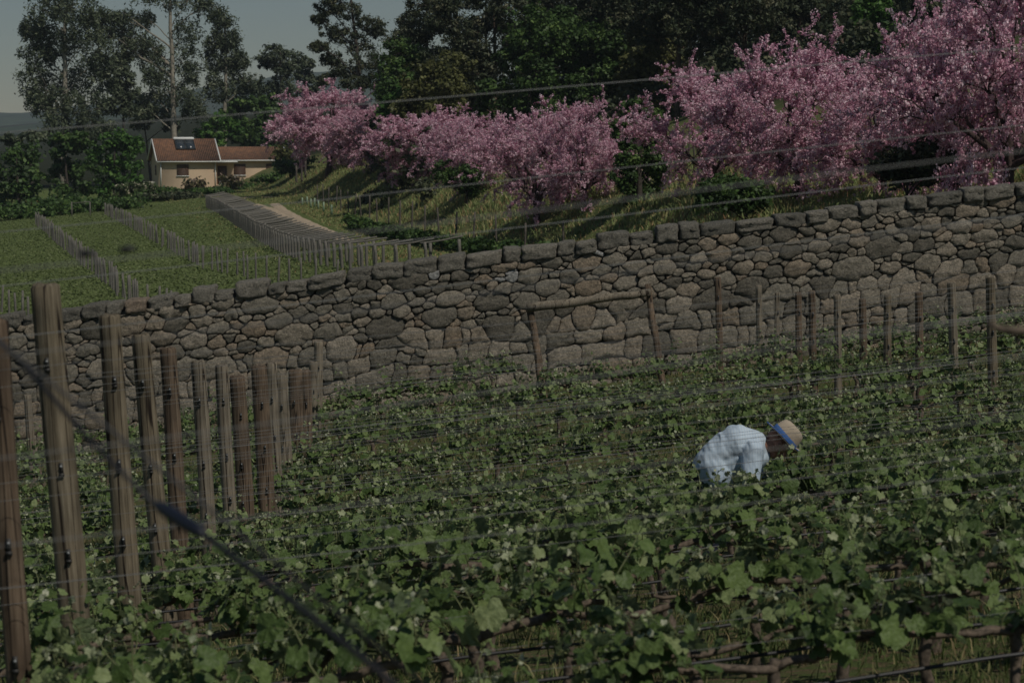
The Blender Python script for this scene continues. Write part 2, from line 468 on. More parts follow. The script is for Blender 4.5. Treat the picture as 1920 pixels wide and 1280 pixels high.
        for (s, dy) in lay:
            rr = cen + (ring - cen) * s
            rel = rr - cen
            nz_ = np.array([noise.noise(Vector((q[0] * 6 + so_, q[1] * 6, 0))) * .028 + noise.noise(Vector((q[0] * 17 + so_, q[1] * 17, 5))) * .014 for q in rr]) if s < 1 else 0
            yy = dy + prot + (rel @ tl if dy < 0.1 else 0) + nz_ * (.5 if s > .95 else 1)
            V += [(rr[k, 0], yy[k] if np.ndim(yy) else yy, rr[k, 1]) for k in range(K)]
        V.append((cen[0], float(np.mean([q[1] for q in V[-K:]])) - .002, cen[1]))
        V = np.array(V); V[:, 2] += 0.132 * V[:, 0]
        fs = [(a * K + k, a * K + (k + 1) % K, (a + 1) * K + (k + 1) % K, (a + 1) * K + k) for a in range(len(lay) - 1) for k in range(K)]
        fs += [((len(lay) - 1) * K + k, (len(lay) - 1) * K + (k + 1) % K, len(lay) * K) for k in range(K)]
        col = float(np.clip(rg.normal(0.42 + (0.12 if cen[1] < 1.3 else -0.06), 0.33), 0.0, 0.93))
        for w in white:
            if abs(cen[0] - w[0]) < 0.09 and abs(cen[1] + wall_base(cen[0]) - w[2]) < 0.09 and size < .3: col = 1.0
        mb.add(V, fs, col)
    mb.build('masonry', stone_mat('granite_rubble'), root, True)
    core = MB()
    xs = np.linspace(X0, X1, 40); V = []
    for x in xs:
        z = 0.132 * x
        V += [(x, 0.10, z - 0.5), (x, 0.10, z + H + 0.02), (x, 0.62, z + H + 0.02), (x, 0.62, z - 0.9)]
    fs = [(4 * i + k, 4 * i + (k + 1) % 4, 4 * i + 4 + (k + 1) % 4, 4 * i + 4 + k) for i in range(39) for k in range(4)] + [(0, 1, 2, 3), (156, 159, 158, 157)]
    core.add(V, fs); core.build('rubble_core', plain('dark_rubble', (0.12, 0.105, 0.08), 0.95, var=0.4, scale=12, bumpy=0.04), root)
    # coping
    cp = MB(); x = X0; g = 7
    base = []
    ax = np.linspace(-1, 1, g)
    while x < X1:
        L = rg.uniform(0.28, 0.72); h = rg.uniform(0.20, 0.33); dpt = rg.uniform(0.66, 0.78)
        zt = H - .03 + rg.uniform(-0.01, 0.01); cx = x + L / 2
        idx = {}; V = []; fs = []
        def vid(a, b_, c_):
            k = (round(a, 4), round(b_, 4), round(c_, 4))
            if k not in idx:
                q = np.array([a, b_, c_], float); e = 11.0
                q = q / (np.sum(np.abs(q) ** e) ** (1 / e)) * (1.0)
                idx[k] = len(V); V.append(q)
            return idx[k]
        for axn in range(3):
            for sg in (-1, 1):
                for i in range(g - 1):
                    for j in range(g - 1):
                        quad = []
                        for (a, b_) in ((i, j), (i + 1, j), (i + 1, j + 1), (i, j + 1)):
                            c3 = [0, 0, 0]; c3[axn] = sg; c3[(axn + 1) % 3] = ax[a]; c3[(axn + 2) % 3] = ax[b_]; quad.append(vid(*c3))
                        fs.append(tuple(quad if sg > 0 else quad[::-1]))
        V = np.array(V); off = rg.uniform(0, 50)
        nz = np.array([noise.noise_vector(Vector((v[0] * 1.3 + off, v[1] * 1.3, v[2] * 1.3))) for v in V])
        nz2 = np.array([noise.noise_vector(Vector((v[0] * 4 + off, v[1] * 4, v[2] * 4))) for v in V])
        V = V + nz * 0.11 + nz2 * 0.11
        V = V * np.array([L / 2 - 0.006, dpt / 2, h / 2]); sh = rg.normal(0, 0.04); V[:, 2] += V[:, 0] * sh
        V = V + np.array([cx, 0.30 + rg.uniform(-0.03, 0.03), zt + h / 2]); V[:, 2] += 0.132 * V[:, 0]
        cp.add(V, fs, float(np.clip(rg.normal(0.4, 0.25), 0, 1)))
        x += L
        if rg.random() < 0.25: x += rg.uniform(0.0, 0.05)
    cp.build('coping', stone_mat('granite_coping', True), root, True)
build_wall()

# ------------------------------------------------------------------ materials for plants
M_vine = leafmat('vine_leaf', [(0.0, (0.036, 0.064, 0.019)), (0.35, (0.088, 0.140, 0.040)), (0.7, (0.155, 0.220, 0.072)), (0.9, (0.29, 0.34, 0.16)), (1.0, (0.58, 0.59, 0.44))], back=(0.24, 0.28, 0.19), trans=0.28, rough=0.45, crumple=True)
M_bark = plain('vine_bark', (0.125, 0.095, 0.07), 0.95, var=0.55, scale=40, bumpy=0.01)
M_shoot = plain('green_shoot', (0.15, 0.17, 0.07), 0.7, var=0.2)

def grape_template(hi=True):
    # (angle from tip, radius) of a five lobed outline, mirrored
    half = [(0, 1.0), (12, .90), (22, .86), (32, .76), (44, .86), (56, .94), (68, .84), (82, .74), (98, .76), (114, .80), (134, .72), (154, .62), (170, .32)] if hi else \
           [(0, 1.0), (30, .80), (54, .94), (86, .74), (118, .78), (165, .40)]
    ang = [a for a, r in half] + [360 - a for a, r in half[::-1] if a not in (0,)]
    rad = [r for a, r in half] + [r for a, r in half[::-1] if a != 0]
    T = [(0, 0, 0.0)]
    for a, r in zip(ang, rad):
        x, y = math.sin(math.radians(a)) * r * 0.55, math.cos(math.radians(a)) * r * 0.55 + 0.0
        T.append((x, y, 0.22 * abs(x) - 0.35 * (x * x + y * y)))
    k = len(T) - 1
    TF = [(0, 1 + (i + 1) % k, 1 + i) for i in range(k)]
    return np.array(T), np.array(TF)
GT_hi, GF_hi = grape_template(True)
GT_lo, GF_lo = grape_template(False)

def wob(rg, a, b, n, amp, droop=0.0):
    a = np.array(a, float); b = np.array(b, float); t = np.linspace(0, 1, n)[:, None]
    P = a + (b - a) * t
    d = np.cumsum(rg.normal(0, amp, (n, 3)), 0); d -= d[0]; d = d - d[-1] * t
    P = P + d; P[:, 2] -= droop * (4 * t * (1 - t))[:, 0]
    return P

def make_vine(seed, hi=True, dens=1.0):
    rg = np.random.default_rng(seed)
    root = empty('grape_vine')
    tb = MB(); top = np.array([rg.uniform(-.05, .05), rg.uniform(-.04, .04), 0.56])
    P = wob(rg, (0, 0, -0.08), top, 12, 0.013); tb.tube(P, np.linspace(0.034, 0.022, 12) * rg.uniform(.8, 1.2), 8, jit=0.35, rng=rg)
    tb.build('trunk', M_bark, root, True)
    cb = MB(); arms = []
    for s in (-1, 1):
        A = wob(rg, top - np.array([0, 0, .03]), (s * 0.56, rg.uniform(-.03, .03), 0.60 + rg.uniform(-.03, .03)), 12, 0.010)
        cb.tube(A, np.linspace(0.020, 0.011, 12), 6, jit=0.2, rng=rg); arms.append(A)
    cb.build('cordon', M_bark, root, True)
    st = MB(); LP = []; LN = []; LS = []; LR = []; LU = []
    ns = int(20 * dens)
    for k in range(ns):
        A = arms[k % 2]; q = A[rg.integers(1, 12)]
        L = rg.uniform(0.08, 0.30 if hi else .34) * (1.7 if rg.random() < .15 else 1)
        tip = q + np.array([rg.normal(0, .35), rg.normal(0, .42), 1.0]) * L
        n = 6; C = wob(rg, q, tip, n, 0.012)
        st.tube(C, np.linspace(0.0045, 0.002, n), 4, cap=False)
        m = int(L / 0.045) + 2; al = rg.uniform(0, 6.28)
        for j in range(m):
            t = (j + 0.5) / m; c = np.array([np.interp(t * (n - 1), range(n), C[:, i]) for i in range(3)])
            al += math.pi * 0.9 + rg.normal(0, .4)
            sz = ((0.10 if hi else .085) * (1 - t ** 2.2) + 0.03) * rg.uniform(.6, 1.25)
            out = np.array([math.cos(al), math.sin(al), rg.uniform(-.1, .5)])
            base = c; ctr = c + out * (0.035 + sz * 0.35)
            if hi: st.tube(np.array([base, c + out * 0.03, ctr]), [0.0018, 0.0015, 0.0012], 3, cap=False)
            LP.append(ctr + out * sz * 0.15); nn = np.array([math.cos(al) * .55, math.sin(al) * .55, 0.75]) + rg.normal(0, .38, 3)
            LN.append(nn); LS.append(sz); LU.append(out)
            LR.append(np.clip(rg.normal(0.48 if hi else 0.56, 0.22) + (0.33 if t > 0.8 else 0), 0, .86 if sz > .06 else (.93 if sz > .04 else 1)))
        for j in range(3):
            LP.append(tip + rg.normal(0, .012, 3)); LN.append(rg.normal(0, 1, 3) + (0, 0, .5)); LS.append(rg.uniform(.02, .04)); LR.append(rg.uniform(.85, 1)); LU.append(rg.normal(0, 1, 3))
    st.build('shoots', M_shoot, root)
    P = np.array(LP); N = unit(np.array(LN)); U_ = unit(np.array(LU))
    Vd = unit(U_ - N * np.sum(U_ * N, 1)[:, None]); Ud = np.cross(Vd, N)
    T, TFc = (GT_hi, GF_hi) if hi else (GT_lo, GF_lo)
    Sz = np.array(LS); k = len(T)
    curl = rg.uniform(0.3, 2.2, len(P))
    Vv = P[:, None] + Sz[:, None, None] * (T[None, :, 0, None] * Ud[:, None] + T[None, :, 1, None] * Vd[:, None] + (T[None, :, 2, None] * curl[:, None, None] + rg.normal(0, .05, (len(P), k, 1))) * N[:, None])
    Fa = (TFc[None] + (np.arange(len(P)) * k)[:, None, None]).reshape(-1, 3)
    me = mesh_arrays('foliage', Vv.reshape(-1, 3), Fa, {'rnd': np.repeat(np.array(LR), k)})
    link('foliage', me, M_vine, root)
    return root

# rows of the vineyard: where each row crosses the line of end posts
ROW_Q = 0.19
POST_D = [8.4, 10.5, 13.2, 15.3, 17.4, 19.5, 21.6, 23.8, 26.0, 28.3, 30.6, 33.0, 35.3, 37.6]
ROW_D = sorted(POST_D + [7.5, 9.45, 11.85, 14.25, 16.35, 18.45])
def post_x(d): return -2.15 - 0.045 * (d - 10)
ORD = [ordinal(k + 1) for k in range(30)]
def row_pt(i, X, h=0.0):
    Y = ROW_D[i] + (X - post_x(ROW_D[i])) * ROW_Q
    return np.array([X, Y, tz(X, min(Y, 39.6)) + h])

def build_vines():
    hi = [make_vine(100 + k, True, 0.72) for k in range(6)]; lo = [make_vine(200 + k, False, 1.45) for k in range(6)]
    used = set(); rg = random.Random(3); ORD2 = ORD
    for i in range(len(ROW_D)):
        x = -0.245 * ROW_D[i] - 1.0; cnt = 0
        while True:
            p = row_pt(i, x)
            if x > 0.245 * p[1] + 0.7 or p[1] > 39.4: break
            if abs(x) < 0.245 * p[1] + 0.9 and p[1] < 38.3:
                pool = hi if p[1] < 21 else lo
                src = pool[rg.randrange(6)]
                if src.name not in used: used.add(src.name); o = src
                else: o = copy_tree(src)
                o.location = p
                o.rotation_euler = (0, -math.atan(0.10) * (1 if rg.random() < 2 else -1), math.atan(ROW_Q) + 0.0)
                if rg.random() < 0.5: o.rotation_euler = (0, math.atan(0.10), math.atan(ROW_Q) + math.pi)
                s = rg.uniform(0.88, 1.10); o.scale = (s * 1.02, s * rg.uniform(.95, 1.3), s * rg.uniform(.85, 1.15))
                tag(o, 'leafy grape vine, %s from the left in the %s trellis row back' % (ORD2[cnt], ORD[i]), 'grape vine', 'grape vines in the %s trellis row' % ORD[i]); cnt += 1
            x += 0.98 + rg.uniform(-.05, .05)
    for src in hi + lo:
        if src.name not in used:
            for c in list(src.children): bpy.data.objects.remove(c)
            bpy.data.objects.remove(src)
build_vines()

# ------------------------------------------------------------------ posts and wires of the trellis
def wood(name, stops, dark=(0.02, 0.014, 0.01)):
    m, n, l, b = newmat(name)
    v = coord(n, l, 'Object', (22, 22, 1.1)); v2 = coord(n, l, 'Object', (3, 3, 2.0))
    g = tex(n, l, 2.2, 6, 0.65, v); s = tex(n, l, 1.6, 3, 0.5, v2)
    r = ramp(n, stops); l.new(g.outputs['Fac'], r.inputs['Fac'])
    bl = ramp(n, [(0.3, (0.6, 0.6, 0.6)), (0.7, (1.25, 1.2, 1.15))]); l.new(s.outputs['Fac'], bl.inputs['Fac'])
    c = mix(n, l, 1.0, r.outputs['Color'], bl.outputs['Color'], 'MULTIPLY')
    v3 = coord(n, l, 'Object', (9, 9, 0.35)); g3 = tex(n, l, 1.3, 2, 0.4, v3)
    k = ramp(n, [(0.482, (0, 0, 0)), (0.494, (1, 1, 1)), (0.506, (1, 1, 1)), (0.518, (0, 0, 0))]); l.new(g3.outputs['Fac'], k.inputs['Fac'])
    c = mix(n, l, k.outputs['Color'], c, dark)
    l.new(c, b.inputs['Base Color']); b.inputs['Roughness'].default_value = 0.85; b.inputs['Specular IOR Level'].default_value = 0.2
    bump(n, l, b, g.outputs['Fac'], 0.6, 0.012)
    return m
W_tan = wood('tan_wood', [(0.3, (0.095, 0.078, 0.052)), (0.5, (0.185, 0.155, 0.108)), (0.7, (0.30, 0.26, 0.19))])
W_red = wood('reddish_wood', [(0.3, (0.075, 0.053, 0.037)), (0.5, (0.145, 0.107, 0.075)), (0.7, (0.23, 0.18, 0.13))])
W_grey = wood('grey_weathered_wood', [(0.3, (0.13, 0.11, 0.08)), (0.5, (0.22, 0.19, 0.145)), (0.7, (0.30, 0.27, 0.21))])
M_iron = plain('dark_iron', (0.05, 0.048, 0.045), 0.6, 0.5)
M_zinc = plain('galvanised_steel', (0.30, 0.31, 0.31), 0.55, 0.4)
M_wire = plain('grey_wire', (0.22, 0.225, 0.22), 0.6, 0.2)
M_wire_dim = plain('tarnished_wire', (0.19, 0.19, 0.185), 0.65, 0.2)
M_tube = plain('black_rubber_tube', (0.015, 0.015, 0.017), 0.5)

def make_post(base, top, r, mat, label, cat='post', clips=(), group='wooden trellis posts', name='trellis_post', seed=0, bury=0.3):
    rg = np.random.default_rng(seed)
    base = np.array(base, float); top = np.array(top, float); ax = top - base; L = np.linalg.norm(ax)
    q = Vector(ax).to_track_quat('Z', 'Y')
    root = empty(name, base); root.rotation_mode = 'QUATERNION'; root.rotation_quaternion = q
    tag(root, label, cat, group)
    n = 22; m = 26; zs = np.linspace(-bury, L - 0.012, m); V = []
    ph = rg.uniform(0, 6.28, 4)
    for j, z in enumerate(list(zs) + [L]):
        rr = r * (1.06 - 0.12 * max(z, 0) / L) * (0.86 if j == m else 1)
        cx = 0.006 * math.sin(z * 2.3 + ph[0]); cy = 0.006 * math.sin(z * 1.9 + ph[1])
        for k in range(n):
            a = 2 * math.pi * k / n
            w = 1 + 0.03 * math.sin(2 * a + ph[2] + z * .4) + 0.02 * math.sin(5 * a + ph[3]) + rg.normal(0, .006)
            V.append((cx + rr * w * math.cos(a), cy + rr * w * math.sin(a), z + (rg.normal(0, .004) if j >= m - 1 else 0)))
    fs = [(j * n + k, j * n + (k + 1) % n, (j + 1) * n + (k + 1) % n, (j + 1) * n + k) for j in range(m) for k in range(n)]
    V.append((0, 0, L + 0.003)); fs += [(m * n + k, m * n + (k + 1) % n, len(V) - 1) for k in range(n)]
    mb = MB(); mb.add(V, fs); mb.build('post_shaft', mat, root, True)
    # clips with a steel screw on the side facing down the rows (towards the camera)
    inv = Matrix(q.to_matrix()).inverted()
    f = inv @ Vector((0.10, -1, 0)); f.z = 0; f.normalize(); sd = Vector((-f.y, f.x, 0))
    rot = np.array([[sd.x, f.x, 0], [sd.y, f.y, 0], [0, 0, 1.0]])
    for z in clips:
        z = z + rg.normal(0, .03); a = rg.uniform(-.25, .25)
        c = np.array(f) * (r * 1.03) + np.array(sd) * r * a
        cb = MB(); cb.box((c[0], c[1], L - z), (0.019, 0.013, 0.06), rot); cb.box((c[0] + f.x * .006, c[1] + f.y * .006, L - z - .03), (0.024, 0.016, 0.016), rot)
        o = cb.build('wire_clip', M_iron, root)
        sb = MB(); cc = c + np.array(f) * 0.010
        sb.tube(np.array([cc + (0, 0, L - z + .012), cc + np.array(f) * 0.006 + (0, 0, L - z + .012)]), 0.0065, 8); sb.build('screw', M_zinc, o)
    return root

DOWN = [  # end posts: top px, top py, depth, lean dx, radius, material, label
 (-6, 600, 8.5, 34, .050, W_red, 'reddish post cut by the left edge, nearest of the trellis end posts'),
 (86, 533, 10.4, 48, .072, W_tan, 'thick tall cracked tan post, second from the left edge'),
 (205, 590, 13.0, 34, .066, W_tan, 'tan cracked round post right of the thick tall one'),
 (264, 627, 15.2, 40, .066, W_tan, 'leaning grey tan post, fourth from the left edge'),
 (313, 652, 17.2, 26, .068, W_red, 'dark reddish post, fifth of the end posts from the left'),
 (371, 676, 19.4, 20, .064, W_grey, 'pale grey post with a ring of wire, sixth from the left'),
 (415, 683, 21.6, 18, .058, W_grey, 'narrow grey post, seventh of the end posts from the left'),
 (445, 705, 23.6, 16, .075, W_red, 'brown post half hidden behind the seventh grey post'),
 (486, 686, 24.8, 12, .082, W_red, 'wide brown post with two clips, ninth from the left'),
 (508, 680, 27.2, 10, .065, W_grey, 'thin pale post just right of the wide brown post'),
 (527, 702, 28.6, 9, .080, W_grey, 'pale grey post, eleventh from the left'),
 (553, 693, 31.0, 4, .085, W_red, 'reddish brown post with small knots, twelfth from the left'),
 (572, 694, 33.0, 2, .080, W_red, 'brown post touching its reddish neighbour, thirteenth from the left'),
 (588, 678, 35.5, 0, .065, W_grey, 'pale grey post, last but one of the end posts'),
 (597, 640, 37.4, -3, .065, W_grey, 'tall slim grey post, farthest of the end posts by the wall'),
]
for k, (px, py, d, dx, r, mt, lab) in enumerate(DOWN):
    top = pt(px, py, d)
    Y = top[1]; gx = top[0] + dx * d / F * 1.15
    base = np.array([gx, Y, tz(gx, Y)])
    make_post(base, top, r * (1.06 if k < 6 else 1.2), mt, lab, clips=(0.38, 0.92, 1.38, 1.85) if k < 7 else (0.45, 0.95, 1.4), group='trellis end posts in a line on the left', seed=k)
RIGHT = [(1345, 520, 37.5, 8, .060, W_red, 'slim brown post left of the pale ones before the wall'), (1423, 535, 37.0, 4, .055, W_grey, 'pale grey slim post before the wall, second of the right hand posts'),
 (1457, 548, 38.4, 2, .045, W_grey, 'thin faint grey stake behind the pale slim post'), (1496, 548, 36.2, 6, .060, W_red, 'brown post paired closely with the darker taller one'),
 (1522, 545, 34.8, 8, .062, W_red, 'dark brown post, right one of the close pair'), (1569, 553, 34.2, 6, .062, W_grey, 'grey brown post between the close pair and the reddish one'),
 (1617, 560, 33.6, 5, .062, W_red, 'reddish short topped post, lowest top of the right hand posts'), (1664, 552, 32.9, 5, .060, W_tan, 'tan post between the reddish and the darkest one'),
 (1722, 547, 32.0, 7, .064, W_red, 'darkest brown post on the right before the wall'), (1783, 530, 30.6, 14, .066, W_grey, 'tall pale post leaning left, second from the right edge'),
 (1857, 520, 29.5, 12, .068, W_tan, 'tall tan post nearest the right edge')]
for k, (px, py, d, dx, r, mt, lab) in enumerate(RIGHT):
    top = pt(px, py, d); Y = top[1]; gx = top[0] + dx * d / F
    make_post((gx, Y, tz(gx, Y)), top, r, mt, lab, clips=(0.35, 0.8, 1.3), group='trellis posts before the wall on the right', seed=50 + k)
# slim stakes standing by the wall and within the rows on the left
for k, (px, py, d, r, mt, lab) in enumerate([(52, 740, 36, .07, W_grey, 'grey stake by the wall between the first two end posts'), (1903, 580, 38, .05, W_grey, 'faint grey stake by the wall at the right edge')]):
    top = pt(px, py, d); make_post((top[0] + .05, top[1], tz(top[0], top[1])), top, r, mt, lab, group='stakes by the wall', seed=80 + k)

# old timber frame leaning before the wall
def build_frame():
    a = pt(993, 576, 38.6); b = pt(1214, 547, 38.6)
    a0 = pt(1022, 735, 38.6); b0 = pt(1243, 705, 38.6)
    a0[1] -= .15; b0[1] -= .15
    a0[2] = tz(a0[0], a0[1]) - .05; b0[2] = tz(b0[0], b0[1]) - .05
    root = empty('timber_frame', (a + b) / 2 * (1, 1, 0) + (0, 0, a0[2]), label='old leaning frame of two poles and a crossbar before the stone wall', cat='frame')
    o_ = np.array(root.location); rg = np.random.default_rng(4)
    for (p, q, r, mt, nm) in ((a0, a + (0, 0, .06), .075, W_red, 'leg'), (b0, b + (0, 0, .14), .065, W_red, 'leg')):
        m_ = MB(); P = wob(rg, p - o_, q - o_, 12, .008); m_.tube(P, np.linspace(r, r * .85, 12), 12, jit=.05, rng=rg); m_.build(nm, mt, root, True)
    m_ = MB(); P = wob(rg, a - o_ + (-.05, -.10, 0), b - o_ + (.05, -.10, 0), 14, .008); m_.tube(P, np.linspace(.085, .068, 14), 12, jit=.05, rng=rg); m_.build('crossbar', W_grey, root, True)
build_frame()

def wire(name, P, r, mat, label, cat, group, n=5):
    mb = MB(); mb.tube(P, r, n, cap=True)
    return tag(mb.build(name, mat, None, True), label, cat, group)
def knot(w, P, px):
    i = int(np.argmin([abs((p[0] / depth_of(p)) * F + 960 - px) for p in P])); q = np.array(P[i]); mb = MB()
    mb.tube([q - (.014, 0, 0), q - (.007, 0, 0), q + (.005, 0, .002), q + (.013, 0, 0)], [.002, .0055, .005, .002], 7); mb.build('wire_knot', M_tube, w, True)
def build_wires():
    rg = random.Random(9)
    for i in range(len(ROW_D)):
        d = ROW_D[i]
        if d > 36: continue
        x0 = -0.25 * d - 1.5; x1 = min(0.30 * d + 2, post_x(d) + (39.3 - d) / ROW_Q)
        hs = [0.64, 1.05, 1.09, 1.5, 1.92]
        if i > 6 or d not in POST_D: hs = [0.64, 1.2, 1.6, 1.95]
        for hs_i, h in enumerate(hs):
            h += rg.uniform(-.03, .03); n = 14
            P = [row_pt(i, x, h) + (0, -0.06, -0.015 * math.sin((x * 1.3 + h * 7))) for x in np.linspace(x0, x1, n)]
            # straighten towards a chord so the wire is taut
            P = np.array(P); t = np.linspace(0, 1, n)[:, None]; P = P * 0.5 + (P[:1] * (1 - t) + P[-1:] * t) * 0.5
            wire('trellis_wire', P, 0.0011 if i < 7 else 0.0013, M_wire_dim, '%s thin grey wire of the %s trellis row back from the viewer' % (('lowest', 'second lowest', 'middle', 'second highest', 'highest')[hs_i if len(hs) == 5 or hs_i < 2 else hs_i + 1], ORD[i]), 'wire', 'wires along the %s trellis row' % ORD[i])
        if i < 12:
            P = [row_pt(i, x, 0.46 + .007 * math.sin(x * 4 + i)) + (0, -.07, 0) for x in np.linspace(x0, x1, 40)]
            wire('drip_hose', P, 0.009, M_tube, 'black drip hose hung under the cordons of the %s row' % ORD[i], 'hose', None, 8)
    # wires of the nearer rows, seen against the slope and the sky
    for k, (ya, yb, d, r, lab) in enumerate([(243, 95, 7.6, .0022, 'topmost grey wire crossing the sky and the dark wood'),
            (429, 240, 7.6, .0018, 'grey wire crossing the middle of the pink trees'),
            (493, 296, 3.3, .0028, 'blurred thick grey wire crossing just under the pink trees'),
            (530, 320, 7.4, .0019, 'grey wire crossing the bank below the pink trees'),
            (628, 408, 7.2, .0019, 'grey wire crossing the upper stones of the wall'),
            (655, 418, 3.6, .0024, 'blurred wire running across the wall above the timber frame'),
            (845, 600, 3.4, .0026, 'blurred wire running just over the first leaves below the wall'),
            (1010, 792, 3.6, .0026, 'blurred wire running just above the hat of the person')]):
        a = pt(-900, ya + (ya - yb) / 1920 * 900, d * 0.89); b = pt(2900, yb - (ya - yb) / 1920 * 980, d * 1.14)
        t = np.linspace(0, 1, 16)[:, None]; P = a * (1 - t) + b * t; P[:, 2] -= (0.012 * np.sin(t[:, 0] * 3.1416 * 2)) 
        wo = wire('trellis_wire', P, r * (.75 if d > 5 else .45), M_wire if d > 5 else M_wire_dim, lab, 'wire', 'near wires')
        PP = np.array([P[0] * (1 - u) + P[-1] * u for u in np.linspace(0, 1, 400)])
        if k == 2: knot(wo, PP, 168); knot(wo, PP, 240)
build_wires()

# near guy cable with a black tensioner
def build_cable():
    root = empty('guy_cable', pt(335, 975, 3.0), label='black guy cable with a dark blue tensioner slanting down at lower left', cat='cable'); o_ = np.array(root.location)
    P = [(-700, 90), (0, 640), (60, 702), (180, 838), (295, 950), (385, 1004), (470, 1068), (570, 1145), (700, 1250), (1200, 1690)]
    D = np.linspace(3.5, 2.5, len(P))
    Q = np.array([pt(x, y, d) for (x, y), d in zip(P, D)]) - o_
    mb = MB(); mb.tube(Q[:5], 0.0038, 6); mb.tube(Q[4:], 0.005, 6); mb.build('cable', plain('black_cable', (0.012, 0.012, 0.014), .5), root, True)
    a, b = pt(292, 944, D[4]) - o_, pt(384, 1003, D[5]) - o_; t = np.linspace(0, 1, 9)[:, None]
    mb = MB(); mb.tube(a * (1 - t) + b * t, np.array([.5, .9, 1, 1.05, 1.05, 1.05, 1, .9, .4]) * 0.0105, 12); mb.build('tensioner', plain('blue_black_plastic', (0.009, 0.012, 0.022), .5), root, True)
    P = [(-500, 270), (60, 690), (200, 800), (300, 880), (400, 960), (900, 1370)]
    Q = np.array([pt(x, y, 2.9) for x, y in P]); mb = MB(); mb.tube(Q - Q[0], 0.0028, 6)
    o = mb.build('guy_wire', M_tube, None, True); o.location = Q[0]; tag(o, 'thin dark wire slanting just above the guy cable', 'wire')
    mb = MB(); Q = np.array([pt(x, y, 4) for x, y in ((1852, 607), (1880, 618), (1930, 622), (2050, 640))]); mb.tube(Q - Q[-1], [.004, .008, .010, .012], 8)
    o = mb.build('twig', M_bark, None, True); o.location = Q[-1]; tag(o, 'blurred brown cane poking in at the right edge', 'twig')
build_cable()

# ------------------------------------------------------------------ grass
def blades(name, P, Hh, Wd, mat, rg, label, cat='grass'):
    n = len(P); az = rg.uniform(0, 6.28, n); lean = rg.normal(0, 0.45, (n, 2))
    U_ = np.stack([np.cos(az), np.sin(az), np.zeros(n)], -1) * Wd[:, None]
    mid = P + np.stack([lean[:, 0] * .3, lean[:, 1] * .3, np.full(n, .6)], -1) * Hh[:, None]
    tip = P + np.stack([lean[:, 0], lean[:, 1], np.full(n, 1.0)], -1) * Hh[:, None]
    V = np.stack([P - U_, P + U_, mid + U_ * .7, tip, mid - U_ * .7], 1).reshape(-1, 3)
    b = np.arange(n)[:, None] * 5
    me = mesh_arrays(name, V, [b + np.array([[0, 1, 2, 4]]), b + np.array([[4, 2, 3]])], {'rnd': np.repeat(rg.random(n), 5)})
    return tag(link(name, me, mat), label, cat, None, 'stuff')
M_grass = leafmat('grass_blade', [(0, (0.05, 0.08, 0.022)), (.5, (0.11, 0.15, 0.045)), (.75, (0.19, 0.20, 0.08)), (1, (0.36, 0.27, 0.14))], trans=.2, rough=.7)
M_grass2 = leafmat('bank_grass_blade', [(0, (0.150, 0.196, 0.060)), (.5, (0.256, 0.316, 0.120)), (.8, (0.360, 0.330, 0.150)), (1, (0.406, 0.226, 0.120))], trans=.2, rough=.7)
def build_grass():
    rg = np.random.default_rng(31)
    n = 110000; Y = 7 + 33 * rg.random(n) ** 1.3; X = rg.uniform(-1, 1, n) * (0.25 * Y + .6)
    keep = np.sin(X * 2.1 + Y * 1.3) + np.sin(Y * 2.9 - X) * .7 + rg.normal(0, .8, n) > -.3
    X, Y = X[keep], Y[keep]; Z = terrain(X, Y) - .01
    blades('grass', np.stack([X, Y, Z], -1), rg.uniform(.04, .16, len(X)), rg.uniform(.002, .005, len(X)) * (1 + Y / 25), M_grass, rg, 'short green and straw grass between the vine rows')
    n = 300000; Y = 44 + 170 * rg.random(n) ** 1.2; p = np.where(rg.random(n) < .55, rg.uniform(-1.5, 12, n), rg.uniform(-10, -1, n)); X = np.interp(Y, _fy, _fx) + p
    m_ = (abs(X) < .26 * Y + 2)
    for PL in PATHS:
        o_ = np.argsort(PL[:, 1]); m_ &= ~((abs(X - np.interp(Y, PL[o_, 1], PL[o_, 0])) < .75) & (Y > PL[:, 1].min()) & (Y < PL[:, 1].max()))
    X, Y = X[m_], Y[m_]; Z = terrain(X, Y) - .02
    cl = np.sin(X * 1.7 + Y * .6) * np.sin(Y * .9 - X * .8) + 1.3
    blades('bank_grass', np.stack([X, Y, Z], -1), rg.uniform(.06, .22, len(X)) * cl * np.where(p[m_] < -1, .45, 1), rg.uniform(.015, .04, len(X)), M_grass2, rg, 'rough green and rusty grass on the bank under the pink trees')
build_grass()

